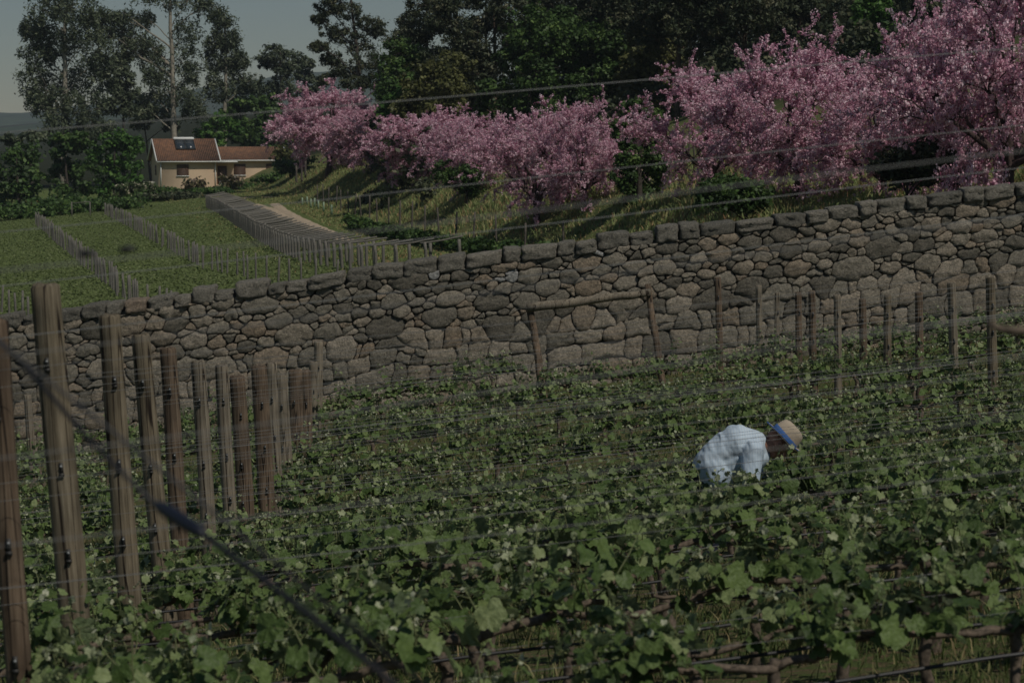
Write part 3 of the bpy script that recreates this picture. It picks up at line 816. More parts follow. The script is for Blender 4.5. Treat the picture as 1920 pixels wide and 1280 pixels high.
# ------------------------------------------------------------------ lower field of low vines, stakes, pergola
M_field = leafmat('field_leaf', [(0, (0.06, 0.08, 0.024)), (.4, (0.105, 0.14, 0.042)), (.8, (0.15, 0.19, 0.065)), (1, (0.20, 0.23, 0.10))], trans=.25, rough=.6)
def low_vine_field():
    rg = np.random.default_rng(77); n = 520000
    Y = 46 + 150 * rg.random(n) ** 1.25
    X = rg.uniform(-.27, .02, n) * Y
    # rows run along (1,.19): snap across the row direction
    c = Y - X * .19; sp = 1.9; c = np.round(c / sp) * sp + rg.normal(0, .42, n); Y = c + X * .19
    left = np.interp(Y, _fy, _fx)
    far = np.interp(X / Y, [-.26, -.16, -.14], [150, 178, 195])
    ok = (Y < far) & (X < left - 5) & (X > -.27 * Y - 2) & (Y > 43) & (X < np.interp(Y, [43, 80, 95, 130, 190], [-2, -6, -7, -13, -27]))
    X, Y = X[ok], Y[ok]; n = len(X)
    h = rg.uniform(.01, .11, n); Z = terrain(X, Y) + h
    T = np.array([(-.5, -.4, 0), (.5, -.4, .1), (.45, .5, 0), (-.4, .5, .12)]); TF = np.array([(0, 1, 2, 3)])
    V, Fa, at = cards(T, TF, np.stack([X, Y, Z], -1), rg.normal(0, .36, (n, 3)) + (.1, -.25, .8), rg.uniform(.04, .095, n), rg, attrs_per=np.clip(rg.normal(.5, .25, n) , 0, 1))
    tag(link('field_vines', mesh_arrays('field_vines', V, Fa, at), M_field), 'dense low rows of young vines covering the lower field', 'vines', None, 'stuff')
low_vine_field()

def stake_proto(h, w, mat, name):
    mb = MB(); rg = np.random.default_rng(1)
    mb.tube(wob(rg, (0, 0, -.15), (0, 0, h), 5, .01), np.array([1, 1, .95, .95, .8]) * w, 6, jit=.1, rng=rg)
    return mb.mesh(name)
M_stake = plain('grey_stake_wood', (0.15, 0.14, 0.12), .9, var=.35, scale=30)
M_stake_d = plain('dark_stake_wood', (0.10, 0.085, 0.07), .9, var=.3, scale=30)
ST = stake_proto(.95, .040, M_stake, 'stake'); ST.materials.append(M_stake)
ST2 = stake_proto(1.5, .045, M_stake_d, 'thin_stake'); ST2.materials.append(M_stake_d)
def stakes(line, n, me, label, group, name='vineyard_stake', sc=1.0, hits=True):
    P = np.array([hit(*q) if hits else gp(*q) for q in line]); seg = np.concatenate([[0], np.cumsum(np.linalg.norm(np.diff(P[:, :2], axis=0), axis=1))])
    for k_, s in enumerate(np.linspace(0, seg[-1], n)):
        x = np.interp(s, seg, P[:, 0]) + rnd.gauss(0, .05); y = np.interp(s, seg, P[:, 1]) + rnd.gauss(0, .05)
        o = bpy.data.objects.new(name, me); COL.objects.link(o); o.location = (x, y, tz(x, y)); o.rotation_euler = (rnd.gauss(0, .03), rnd.gauss(0, .04), rnd.random() * 6)
        o.scale = (1, 1, sc * rnd.uniform(.92, 1.08)); tag(o, label.replace('@', ordinal(k_ + 1)), 'stake', group)
stakes([(68, 424), (120, 470), (180, 520), (225, 560), (262, 590), (330, 605)], 84, ST, '@ stake from the far end of the leftmost diagonal row in the lower field', 'stakes of the leftmost diagonal row')
stakes([(198, 405), (243, 428), (300, 462), (383, 507), (470, 527), (583, 540), (640, 540)], 84, ST, '@ stake from the far end of the middle curved row in the lower field', 'stakes of the middle curved row')
stakes([(-25, 560), (5, 588), (35, 612), (70, 640)], 14, ST, '@ stake from the far end of the short row at the left edge', 'stakes at the left edge')
stakes([(597, 385), (650, 402), (720, 425), (800, 448), (870, 466), (960, 488), (1060, 500)], 20, ST2, '@ thin fence stake from the far end along the foot of the bank', 'fence stakes at the foot of the bank', 'fence_stake')
stakes([(1290, 100), (1330, 98), (1365, 96)], 7, ST2, '@ thin stake from the left on the slope left of the tall pink tree', 'stakes on the slope left of the tall pink tree', 'fence_stake', 1.2, hits=False)
stakes([(1610, 95), (1660, 94), (1710, 93)], 8, ST2, '@ thin stake from the left on the slope behind the right pink trees', 'stakes on the slope behind the right pink trees', 'fence_stake', 1.2, hits=False)

def pergola():
    rg = np.random.default_rng(12)
    L = [(388, 392), (412, 404), (440, 424), (480, 452), (520, 474), (560, 492), (610, 503), (660, 512), (720, 516), (800, 512)]
    P = np.array([hit(*q) for q in L]); seg = np.concatenate([[0], np.cumsum(np.linalg.norm(np.diff(P[:, :2], axis=0), axis=1))])
    proto = empty('pergola_frame'); h = 1.05
    for k, x in enumerate((0, 1.2)):
        mb = MB(); mb.tube(wob(rg, (x, x * .19, -.2), (x, x * .19, h), 5, .012), .06, 6, jit=.1, rng=rg); mb.build('post', M_stake, proto, True)
    mb = MB(); mb.tube(wob(rg, (-.15, -.03, h - .03), (1.35, .26, h + .10), 8, .012), .034, 6, jit=.12, rng=rg); mb.build('rail', M_stake, proto, True)
    n = 84
    for k, s in enumerate(np.linspace(0, seg[-1], n)):
        x = np.interp(s, seg, P[:, 0]); y = np.interp(s, seg, P[:, 1])
        o = proto if k == 0 else copy_tree(proto)
        o.location = (x, y, tz(x, y) + rnd.gauss(0, .02)); o.rotation_euler = (0, -.06 + rnd.gauss(0, .015), rnd.gauss(0, .03))
        tag(o, '%s grey wooden frame from the house end of the line beside the dirt path' % ordinal(k + 1), 'vine frame', 'wooden frames beside the dirt path')
pergola()

# low leafy hedge row at the foot of the bank
def leafy(name, C, Rad, n_sub, per, size, mat, rg, root, shell=0.55, flat=1.0, narrow=1.0, hang=0.0):
    """foliage: blobs C (k,3) with radii Rad (k,3), n_sub clumps per blob"""
    PP = []; NN = []; RR = []
    for c, r, ns in zip(C, Rad, n_sub):
        d = unit(rg.normal(size=(ns, 3))); rad = (shell + (1 - shell) * rg.random(ns)) ** 1.0
        cc = c + d * rad[:, None] * r
        cr = rg.uniform(.5, 1.4, ns) * float(np.mean(r)) * .27
        m = np.maximum(4, (per * rg.uniform(.5, 1.4, ns))).astype(int)
        ii = np.repeat(np.arange(ns), m); g = rg.normal(0, 1, (len(ii), 3)) * np.array([1, 1, .75]) * .55
        PP.append(cc[ii] + g * cr[ii][:, None] - np.array([0, 0, hang]) * rg.random((len(ii), 1)))
        nn = unit(g) * .6 + rg.normal(0, .55, g.shape) + (0, 0, .5); NN.append(nn)
        tone = np.clip(rg.normal(.45, .22, ns), 0, 1); RR.append(np.clip(tone[ii] + rg.normal(0, .13, len(ii)), 0, 1))
    P = np.concatenate(PP); N = np.concatenate(NN); Rv = np.concatenate(RR); n = len(P)
    T = np.array([(0, -.62, 0), (.42 * narrow, -.08, .06), (.05, .62, 0), (-.42 * narrow, .05, .06)]); TF = np.array([(0, 1, 2, 3)])
    V, Fa, at = cards(T, TF, P, N, size * rg.uniform(.6, 1.3, n), rg, attrs_per=Rv)
    return link(name, mesh_arrays(name, V, Fa, at), mat, root)

G_mid = leafmat('green_foliage', [(0, (0.028, 0.054, 0.016)), (.45, (0.062, 0.116, 0.031)), (.8, (0.109, 0.186, 0.047)), (1, (0.171, 0.248, 0.070))])
G_bright = leafmat('fresh_green_foliage', [(0, (0.034, 0.081, 0.016)), (.45, (0.074, 0.162, 0.034)), (.8, (0.121, 0.230, 0.047)), (1, (0.189, 0.297, 0.081))])
G_dark = leafmat('dark_conifer_foliage', [(0, (0.023, 0.035, 0.020)), (.45, (0.055, 0.071, 0.035)), (.8, (0.107, 0.113, 0.059)), (1, (0.175, 0.167, 0.099))], trans=.15)
G_euc = leafmat('eucalyptus_foliage', [(0, (0.035, 0.051, 0.028)), (.45, (0.083, 0.107, 0.059)), (.8, (0.146, 0.173, 0.099)), (1, (0.235, 0.255, 0.157))], trans=.2)
G_olive = leafmat('olive_foliage', [(0, (0.045, 0.052, 0.018)), (.45, (0.105, 0.111, 0.037)), (.8, (0.164, 0.171, 0.059)), (1, (0.238, 0.238, 0.089))])
B_dark = plain('dark_bark', (0.05, 0.04, 0.032), .95, var=.4, scale=6)
B_pale = plain('pale_eucalyptus_bark', (0.24, 0.215, 0.17), .85, var=.35, scale=3)
B_brown = plain('brown_bark', (0.12, 0.085, 0.06), .95, var=.4, scale=5)

def hedge():
    rg = np.random.default_rng(2); L = [(655, 428), (720, 447), (790, 462), (860, 474), (960, 486), (1040, 492)]
    P = np.array([hit(*q) for q in L]); seg = np.concatenate([[0], np.cumsum(np.linalg.norm(np.diff(P[:, :2], axis=0), axis=1))]); n = int(seg[-1] / .4)
    s = np.linspace(0, seg[-1], n); C = np.stack([np.interp(s, seg, P[:, 0]), np.interp(s, seg, P[:, 1]), np.zeros(n)], -1); C[:, 2] = terrain(C[:, 0], C[:, 1]) + .35
    o = leafy('vine_hedge', C, np.tile([.35, .35, .35], (n, 1)), [14] * n, 9, .16, G_mid, rg, None, shell=.3)
    tag(o, 'low leafy vine hedge running along the foot of the grassy bank', 'hedge')
hedge()

# ------------------------------------------------------------------ trees
def tree_from_blobs(base, trunk_top, r, blobs, mat, bark, label, name='tree', cat='tree', group=None, size=.3, dens=1.0, seed=0, per=26, limbs=True, narrow=1.0, hang=0.0, shell=.5, trunk_r_top=.25, subs=24):
    """blobs: list of (centre world xyz, radii)."""
    rg = np.random.default_rng(seed); base = np.array(base, float)
    root = empty(name, base, label=label, cat=cat, group=group)
    tb = MB(); n = 14; top = np.array(trunk_top, float) - base
    TP = wob(rg, (0, 0, -.3), top, n, .012 * np.linalg.norm(top) / n * 3); tb.tube(TP, np.linspace(r, r * trunk_r_top, n), 9, jit=.06, rng=rg)
    C = np.array([b[0] for b in blobs], float) - base; Rd = np.array([b[1] for b in blobs], float)
    if limbs:
        for c, rr in zip(C, Rd):
            # leave the trunk below the blob
            zt = max(c[2] - (.5 * np.hypot(c[0], c[1]) + rr[2] * .8), TP[3, 2]); zt = min(zt, TP[-2, 2])
            s = np.array([np.interp(zt, TP[:, 2], TP[:, i]) for i in range(3)])
            L = np.linalg.norm(c - s)
            if L < .4: continue
            P = wob(rg, s, c, 8, L * .018, droop=-L * .04); rb = np.clip(L * .018, .03, r * .45)
            tb.tube(P, np.linspace(rb, rb * .35, 8), 5, cap=False)
            for _ in range(5):
                q = P[rg.integers(4, 8)]; e = c + unit(rg.normal(size=3)) * rr * .9
                tb.tube(wob(rg, q, e, 5, L * .01), np.linspace(rb * .35, .015, 5), 4, cap=False)
    tb.build('trunk', bark, root, True)
    ns = np.maximum(5, (subs * dens * np.ones(len(C)))).astype(int)
    leafy('crown', C, Rd, ns, per, size, mat, rg, root, shell=shell, narrow=narrow, hang=hang)
    return root

def px_tree(bpx, Y, top_px, r, blobs_px, *a, bz=0.0, depthf=.8, fat=1.0, **k):
    """blobs_px: (px,py,rx,ry) in pixels at depth Y; spread a little in depth"""
    rg = random.Random(int(bpx) * 7 + int(Y)); base = gp(bpx, Y, bz); S = S_at(Y); bl = []
    for (x, y, rx, ry) in blobs_px:
        c = pt(x, y, Y); c[1] += rg.uniform(-1, 1) * rx / S * depthf
        bl.append((c, (fat * rx / S, fat * rx / S * .9, fat * ry / S)))
    top = pt(top_px[0], top_px[1], Y)
    return tree_from_blobs(base, top, r, bl, *a, **k)

# tall eucalyptus at the left
px_tree(118, 250, (128, -70), .45, [(95, 20, 38, 22), (150, 12, 45, 25), (60, 50, 26, 14), (118, 70, 48, 26), (160, 78, 40, 28), (185, 30, 28, 16), (70, 95, 30, 18), (60, 145, 26, 34), (110, 135, 45, 32), (165, 140, 38, 34), (190, 115, 22, 20), (70, 180, 22, 18), (110, 195, 28, 26), (160, 195, 36, 28), (120, 240, 36, 24), (180, 235, 30, 20), (90, -40, 40, 30), (140, -60, 50, 30)],
        G_euc, B_pale, 'huge dark eucalyptus with a broad ragged crown at far left', 'eucalyptus_tree', size=.40, dens=1.9, seed=1, narrow=.5, hang=.9, per=36, fat=1.3)
px_tree(331, 252, (318, -80), .42, [(290, -20, 45, 18), (350, 0, 34, 20), (385, 10, 26, 16), (270, 30, 18, 12), (235, 28, 24, 12), (205, 40, 30, 16), (200, 62, 24, 14), (255, 70, 26, 14), (240, 85, 28, 14), (280, 85, 24, 16), (350, 50, 26, 22), (345, 100, 24, 26), (290, 120, 26, 16), (285, 140, 20, 12), (360, 130, 16, 18), (310, 160, 30, 16), (345, 180, 24, 22), (290, 180, 26, 14), (265, 200, 26, 12), (365, 200, 24, 16)],
        G_euc, B_pale, 'airy eucalyptus with a pale bare trunk rising behind the house', 'eucalyptus_tree', size=.36, dens=1.35, seed=2, narrow=.5, hang=.9, per=32, fat=1.3)
px_tree(420, 262, (420, 25), .35, [(415, 30, 22, 18), (425, 60, 22, 22), (405, 75, 20, 16), (435, 90, 18, 22), (398, 110, 22, 18), (420, 130, 28, 24), (450, 110, 14, 14), (405, 165, 26, 22), (440, 165, 28, 22), (470, 150, 20, 16)],
        G_euc, B_pale, 'narrow eucalyptus right of the pale trunk', 'eucalyptus_tree', size=.36, dens=1.7, seed=3, narrow=.5, hang=.8, per=32, fat=1.25)
px_tree(528, 275, (526, 95), .25, [(520, 100, 22, 14), (545, 115, 20, 16), (500, 115, 18, 10), (530, 135, 18, 14), (530, 165, 20, 18), (500, 175, 20, 20)],
        G_euc, B_dark, 'small round topped tree between eucalyptus and pine', 'eucalyptus_tree', size=.36, dens=1.8, seed=4, narrow=.6, per=32, fat=1.3)
px_tree(572, 290, (572, 120), .2, [(575, 120, 12, 9), (568, 145, 14, 12), (585, 160, 14, 14), (560, 180, 18, 14)], G_euc, B_dark, 'smallest thin tree left of the pine', 'eucalyptus_tree', size=.34, dens=1.6, seed=5, per=30, fat=1.3)
px_tree(232, 268, (228, 110), .22, [(225, 115, 18, 14), (232, 145, 18, 18), (215, 165, 16, 14), (240, 180, 20, 14), (215, 200, 28, 14), (250, 205, 20, 12)], G_euc, B_dark, 'slim dark tree in the gap between the two big eucalyptus', 'eucalyptus_tree', size=.34, dens=1.8, seed=6, per=34, fat=1.3)
# pine left of the wood
px_tree(690, 190, (655, -40), .3, [(615, 15, 24, 14), (600, 35, 14, 8), (650, 20, 28, 16), (690, 45, 26, 12), (705, 60, 14, 8), (625, 60, 26, 14), (600, 88, 16, 8), (665, 80, 32, 16), (620, 110, 20, 12), (650, 130, 30, 14), (690, 115, 26, 14), (610, 150, 16, 9), (670, 155, 26, 12), (700, 150, 22, 14), (630, -10, 28, 16)],
        G_dark, B_dark, 'dark layered pine standing left of the wood', 'pine_tree', size=.26, dens=1.6, seed=7, per=36, narrow=.5, fat=1.25)
# green trees and scrub left of and behind the house
for k, (x, Y, bl, mt, lab) in enumerate([
    (35, 190, [(30, 290, 40, 26), (10, 330, 34, 34), (50, 340, 36, 36), (30, 380, 44, 26)], G_mid, 'round green bush tree at the left edge below the eucalyptus'),
    (130, 196, [(120, 275, 30, 26), (150, 265, 26, 20), (110, 320, 34, 34), (150, 335, 38, 40), (120, 375, 38, 28)], G_mid, 'broad green tree between left edge bush and the rounded fresh one'),
    (215, 200, [(215, 262, 30, 20), (245, 275, 24, 22), (190, 300, 32, 30), (235, 320, 34, 36), (205, 360, 40, 32), (255, 365, 22, 22)], G_bright, 'rounded fresh green tree just left of the house'),
    (405, 255, [(385, 245, 20, 18), (410, 230, 22, 18), (440, 245, 22, 18), (400, 262, 26, 14)], G_bright, 'bright green shrub tree behind the lower roof'),
    (480, 256, [(470, 240, 26, 20), (500, 225, 22, 20), (455, 262, 24, 12), (500, 262, 28, 16), (530, 250, 20, 24)], G_mid, 'green tree behind the right end of the roof'),
    (455, 262, [(450, 200, 22, 18), (480, 195, 24, 20), (430, 215, 22, 16), (510, 200, 24, 20)], G_mid, 'dim green tree beyond the shrub trees over the roof'),
    (560, 262, [(550, 215, 20, 20), (570, 235, 24, 24), (540, 260, 24, 22)], G_mid, 'green tree between the house and the leftmost pink tree'),
    (60, 236, [(60, 255, 26, 10), (20, 262, 22, 10)], G_euc, 'grey green tree top over the left edge bush'),
    (285, 262, [(270, 230, 22, 14), (300, 215, 26, 14), (320, 235, 18, 12)], G_euc, 'low grey green tree behind the house roof ridge'),
    ]):
    px_tree(x, Y, (bl[0][0], bl[0][1]), .2, bl, mt, B_dark, lab, 'leafy_tree', size=.34 if Y < 220 else .42, dens=1.25, seed=20 + k, per=30, group=None)
def shrub(px, py, Y, w, h, mt, lab, name='shrub', seed=0, size=.25, dens=1.0, bark=None, airy=False, cat='shrub', group=None, per=22):
    S = S_at(Y); b = gp(px, Y); rg = np.random.default_rng(seed); bl = []
    for _ in range(5): bl.append((b + np.array([rg.normal(0, w * .25), rg.normal(0, w * .2), h * rg.uniform(.35, .75)]), (w * .33, w * .3, h * .32)))
    return tree_from_blobs(b, b + (0, 0, h * .6), .06, bl, mt, bark or B_dark, lab, name, cat, group, size=size, dens=dens, seed=seed, per=per if not airy else 3, shell=.3)
G_pinkish = leafmat('shrub_buds', [(0, (0.08, 0.08, 0.03)), (.5, (0.14, 0.13, 0.06)), (.85, (0.30, 0.22, 0.18)), (1, (0.5, 0.35, 0.35))])
G_white = leafmat('white_blossom_foliage', [(0, (0.04, 0.07, 0.02)), (.5, (0.08, 0.12, 0.04)), (.7, (0.45, 0.42, 0.30)), (1, (0.7, 0.66, 0.5))])
for k, (x, Y, w, h, mt, lab, airy) in enumerate([
    (365, 205, 1.8, 1.9, G_pinkish, 'bare branched shrub before the left part of the house', True), (428, 205, 1.5, 1.8, G_pinkish, 'thin shrub with pinkish blossom before the porch', True),
    (536, 210, 2.6, 2.8, G_olive, 'loose yellow green shrub at the right end of the house', True), (243, 195, 2.6, 2.2, G_white, 'low shrub dotted with cream blossom left of the house', False),
    (320, 212, 4, 0.6, G_mid, 'low dark hedge shrub under the left house window', False), (460, 213, 5, 0.7, G_mid, 'wide low green shrub before the porch and right windows', False), (515, 208, 4, 0.9, G_mid, 'wide low green shrub before the right house corner', False),
    (545, 198, 4, 2.2, G_mid, 'dark green shrub by the field gate posts', False), (275, 190, 5, .6, G_mid, 'dark brown green scrub at the field edge below the house', False), (330, 188, 5, .6, G_dark, 'low dark scrub at the head of the frames', False),
    (200, 168, 8, 1.0, G_mid, 'dark scrub behind the wire gate', False), (110, 165, 8, 1.2, G_mid, 'dark scrub at the left field edge', False), (20, 160, 8, 1.3, G_mid, 'dark scrub at the far left field edge', False), (400, 200, 4, .6, G_mid, 'small green shrub between the two bare ones', False)]):
    shrub(x, 0, Y, w, h, mt, lab, seed=60 + k, airy=airy, size=.26, dens=1.2)

# dark wood on the rising ground
def forest():
    rg = random.Random(41); k = 0
    G_f1 = G_dark; spec = []
    kinds = [
     ('pine_tree', G_dark, B_brown), ('leafy_tree', G_mid, B_dark), ('pine_tree', G_dark, B_brown), ('leafy_tree', G_olive, B_dark), ('leafy_tree', G_bright, B_dark)]
    front = [(765, 150, 95, 0, 'young leafy tree at the left edge of the wood', 1), (800, 158, -20, 2, 'tall dark pine at the left edge of the wood', 2), (860, 150, -30, 0, 'tall dusky pine above the second pink tree', 0), (835, 135, 125, 4, 'rounded olive green tree above the second pink tree', 3), (785, 138, 165, 3, 'fresh green bush tree over the gap of the pink trees', 4),
      (930, 150, -60, 0, 'tall dusky pine left of the broad green tree', 0), (990, 138, 35, 2, 'broad green leafy tree in the middle of the wood', 1), (1060, 142, 25, 1, 'bright topped green tree right of the broad one', 1), (1020, 160, -50, 1, 'tall dark pine behind the broad green trees', 2), (1130, 138, 60, 1, 'lower green leafy tree above the dark green tree', 1),
      (1100, 156, -70, 1, 'tall pine over the lower green leafy tree', 2), (1180, 140, -40, 1, 'tall dark pine with a bare trunk left of centre gap', 0), (1222, 134, 70, 1, 'yellowish green slim tree beside the bare pine trunk', 3), (1268, 128, -90, 1, 'dark pine with a bare reddish trunk above the pink trees', 2), (1330, 150, -60, 1, 'dark pine left of the tall pink tree', 2),
      (1395, 126, -80, 1, 'dark pine with slender trunk behind the tall pink tree', 0), (1450, 150, -60, 1, 'dusky pine above the tall pink tree', 0), (1500, 140, -60, 1, 'dark pine right above the tall pink tree', 2), (1560, 148, -60, 1, 'dark pine between the tall pink tree and the fresh green one', 2), (1640, 122, 0, 1, 'fresh green leafy tree in the wood toward the right', 4),
      (1690, 140, -70, 1, 'dark pine behind the fresh green leafy tree', 2), (1750, 130, -60, 1, 'dark pine at the right end of the wood', 0), (1830, 140, -60, 1, 'dark pine beyond the rightmost pink tree', 2), (1900, 130, -60, 1, 'last dark pine at the right edge', 2), (1280, 165, -80, 1, 'back row pine behind the bare reddish trunk', 0), (905, 172, -70, 1, 'back row pine behind the dusky pines', 0), (1580, 170, -80, 1, 'back row pine at the right', 0), (1000, 180, -80, 1, 'back row pine behind the green trees', 2), (1160, 178, -80, 1, 'back row pine behind the pink and green trees', 2), (1420, 172, -80, 1, 'back row pine above the tall pink tree', 2), (1860, 165, -80, 1, 'back row pine at the right edge', 2), (1090, 186, -70, 1, 'back row pine right of the middle of the wood', 0), (1540, 158, -70, 1, 'dusky pine filling the gap over the lower pink trees', 0), (1480, 182, -80, 1, 'hindmost pine over the tall pink tree', 2), (1720, 172, -80, 1, 'hindmost pine behind the fresh green tree', 2), (1350, 186, -80, 1, 'hindmost pine above the gap in the pink trees', 2), (1230, 160, -70, 1, 'dusky pine behind the yellowish slim tree', 0), (1400, 176, -40, 1, 'leafy dark tree far behind the tall pink tree', 1), (1525, 178, -40, 1, 'leafy dark tree far behind the lower pink trees', 1), (1620, 152, -40, 1, 'dusky pine left of the fresh green leafy tree', 0), (760, 178, 40, 1, 'back row pine at the left end of the wood', 2)]
    for (x, Y, ty, _, lab, kd) in front:
        base = gp(x, Y); S = S_at(Y); tp = pt(x + rg.uniform(-8, 8), ty, Y); H = tp[2] - base[2]; nm, mt, bk = kinds[kd]
        bl = []
        lo = .42 if (kd in (0, 2) and 1150 < x < 1600) else (.18 if kd in (0, 2) else .12)
        nb = 17 if nm == 'pine_tree' else 15
        for j in range(nb):
            t = (j + rg.random()) / nb; h = H * (lo + (1 - lo) * t)
            prof = (1 - t) ** .55 * .85 + .2 if nm == 'pine_tree' else math.sin(math.pi * min(1, (t * .85 + .13))) ** .6
            R = (2.7 if nm == 'pine_tree' else 2.9) * prof * (1 if H > 7 else H / 7)
            a = rg.uniform(0, 6.28); q = base + np.array([math.cos(a) * R * .75, math.sin(a) * R * .75, h])
            s = rg.uniform(.9, 1.5) * (1.25 if nm != 'pine_tree' else 1.15) * (1 if H > 7 else H / 7)
            bl.append((q, (s, s, s * .75)))
        tree_from_blobs(base, tp, .20 if nm == 'pine_tree' else .16, bl, mt, bk, lab, nm, 'tree', size=.22, dens=1.5, seed=300 + k, per=34, narrow=.6 if nm == 'pine_tree' else 1, subs=22)
        k += 1
    # undergrowth mass filling under the wood
    r2 = np.random.default_rng(9); n = 120; C = []
    for j in range(n):
        px = r2.uniform(720, 1990); Y = r2.uniform(118, 175); b = gp(px, Y, r2.uniform(.2, 2.2)); C.append(b)
    C = np.array(C); o = leafy('undergrowth', C, np.tile([2.2, 1.6, 1.6], (n, 1)), [16] * n, 24, .26, G_dark, r2, None, shell=.2)
    tag(o, 'dark tangled undergrowth filling the foot of the wood', 'undergrowth', None, 'stuff')
forest()

# ------------------------------------------------------------------ pink cherry trees
M_bloss = leafmat('pink_blossom', [(0.0, (0.32, 0.11, 0.19)), (.3, (0.62, 0.32, 0.43)), (.6, (0.80, 0.51, 0.61)), (1, (0.93, 0.76, 0.82))], trans=.3, rough=.7, spec=.1)
B_cherry = plain('cherry_bark', (0.06, 0.038, 0.035), .9, var=.4, scale=12)
def make_cherry(seed, R=3.2, H=5.0, clump=.085):
    rg = np.random.default_rng(seed); root = empty('cherry_tree'); tb = MB()
    t0 = np.array([rg.normal(0, .1), rg.normal(0, .1), 1.0]); tb.tube(wob(rg, (0, 0, -.4), t0, 7, .02), np.linspace(.17, .13, 7), 9, jit=.1, rng=rg)
    BP = []; LP_ = []
    for i in range(12):
        a = i * 2.4 + rg.normal(0, .25); el = rg.uniform(.05, .9) if i > 3 else rg.uniform(.9, 1.5)
        L = R * rg.uniform(.6, .85)
        e = np.array([math.cos(a) * L * math.cos(el), math.sin(a) * L * math.cos(el), 1.3 + (H - 2.2) * math.sin(el)])
        P = wob(rg, t0 - (0, 0, .15), e, 12, .05, droop=-.32); tb.tube(P, np.linspace(.085, .02, 12), 6, cap=False); LP_.append(P[4:])
    LP_ = np.concatenate(LP_); ph = rg.uniform(0, 6.28, 6)
    for j in range(300):
        d = unit(rg.normal(size=3))
        if noise.noise(Vector(d * 2.1) + Vector((seed * 3.1, 0, 0))) < -.06 and rg.random() < .88: continue
        az_ = math.atan2(d[1], d[0])
        rr = (.42 + .58 * rg.random() ** .5) * (1 + .13 * math.sin(3 * az_ + ph[0] + 3 * d[2]) + .10 * math.sin(5 * az_ + ph[1] - 4 * d[2])) + (rg.uniform(.1, .42) if rg.random() < .22 else 0)
        e2 = np.array([d[0] * R * rr, d[1] * R * rr, H * .55 + d[2] * (H * .45 if d[2] > 0 else H * .42) * rr])
        e2[2] = max(e2[2], .35 if math.hypot(e2[0], e2[1]) < .6 * R else -.7)
        if e2[2] < 1.4 and d[2] < 0 and rg.random() < .5: e2[2] -= .6
        q = LP_[np.argmin(np.linalg.norm(LP_ - e2 * np.array([.9, .9, .95]), axis=1))]
        P2 = wob(rg, q, e2, 9, .03, droop=-.10); tb.tube(P2, np.linspace(.020, .007, 9), 4, cap=False)
        low = e2[2] < 1.7
        for _ in range(9):
            t2 = rg.uniform(.25, 1); q2 = np.array([np.interp(t2 * 8, range(9), P2[:, c]) for c in range(3)])
            d3 = rg.normal(0, .7, 3) + unit(e2 - q) * .5 + np.array([0, 0, -.5 if low else .2]); L3 = rg.uniform(.25, .62)
            e3 = q2 + unit(d3) * L3; n3 = int(L3 / .07)
            tt = np.linspace(0.1, 1, n3)[:, None]; BP.append(q2 * (1 - tt) + e3 * tt + rg.normal(0, .02, (n3, 3)))
            tb.tube(np.array([q2, (q2 + e3) / 2, e3]), [.006, .004, .003], 3, cap=False)
    tb.build('trunk', B_cherry, root, True)
    BP = np.concatenate(BP); n = len(BP); m = 9
    ii = np.repeat(np.arange(n), m); g = rg.normal(0, 1, (n * m, 3)); cs = clump * rg.uniform(.55, 1.3, n)
    P = BP[ii] + unit(g) * (cs[ii] * rg.uniform(.5, 1, n * m))[:, None]
    cr = np.clip(rg.normal(.55, .24, n), 0, 1)[ii] + rg.normal(0, .16, n * m)
    T = np.array([(-.5, -.4, .08), (.45, -.5, 0), (.55, .42, .08), (-.42, .5, 0)]); TF = np.array([(0, 1, 2, 3)])
    V, Fa, at = cards(T, TF, P, unit(g) + rg.normal(0, .3, g.shape), clump * .54 * rg.uniform(.6, 1.25, n * m), rg, attrs_per=np.clip(cr, 0, 1))
    link('crown', mesh_arrays('crown', V, Fa, at), M_bloss, root)
    print('cherry', n * m)
    return root
def build_cherries():
    pr = [make_cherry(500, clump=.10), make_cherry(501, clump=.085), make_cherry(502, clump=.085), make_cherry(503, clump=.085)]
    first = set()
    for (px, Y, w, h, k, rz, lab) in [
        (615, 178, 9.8, 7.2, 0, .3, 'farthest pink cherry tree, beside the house end of the row'), (700, 158, 7.6, 4.9, 1, 1.7, 'pink cherry tree second from the house along the bank'),
        (800, 128, 7.2, 4.2, 0, 2.6, 'dense pink cherry tree above the middle of the bank'), (885, 108, 5.2, 4.0, 1, 4.1, 'smaller pink cherry tree filling the gap left of the trunked one'),
        (1010, 88, 6.0, 4.5, 1, .8, 'pink cherry tree with drooping left branch and visible dark trunk'), (1094, 84, 4.4, 4.1, 2, 3.0, 'pink cherry tree touching the dark green tree'),
        (1332, 72, 5.4, 4.2, 2, 5.2, 'pink cherry tree with a long low branch right of the green tree'), (1490, 66, 5.6, 4.7, 3, 1.2, 'tall wide pink cherry tree with branches arching over the wall'),
        (1655, 62, 4.8, 3.6, 2, 2.2, 'lower pink cherry tree between the two tallest ones'), (1795, 57, 5.0, 5.1, 3, 4.4, 'big pink cherry tree second from the right edge'), (1890, 52, 5.6, 6.1, 2, .2, 'tallest pink cherry tree at the right edge')]:
        src = pr[k]
        if k not in first: first.add(k); o = src
        else: o = copy_tree(src)
        o.location = gp(px, Y); o.rotation_euler = (0, 0, rz); o.scale = (w / 6.0, w / 6.0, h / 5.0); tag(o, lab, 'cherry tree', 'pink cherry trees in a row on the bank')
build_cherries()
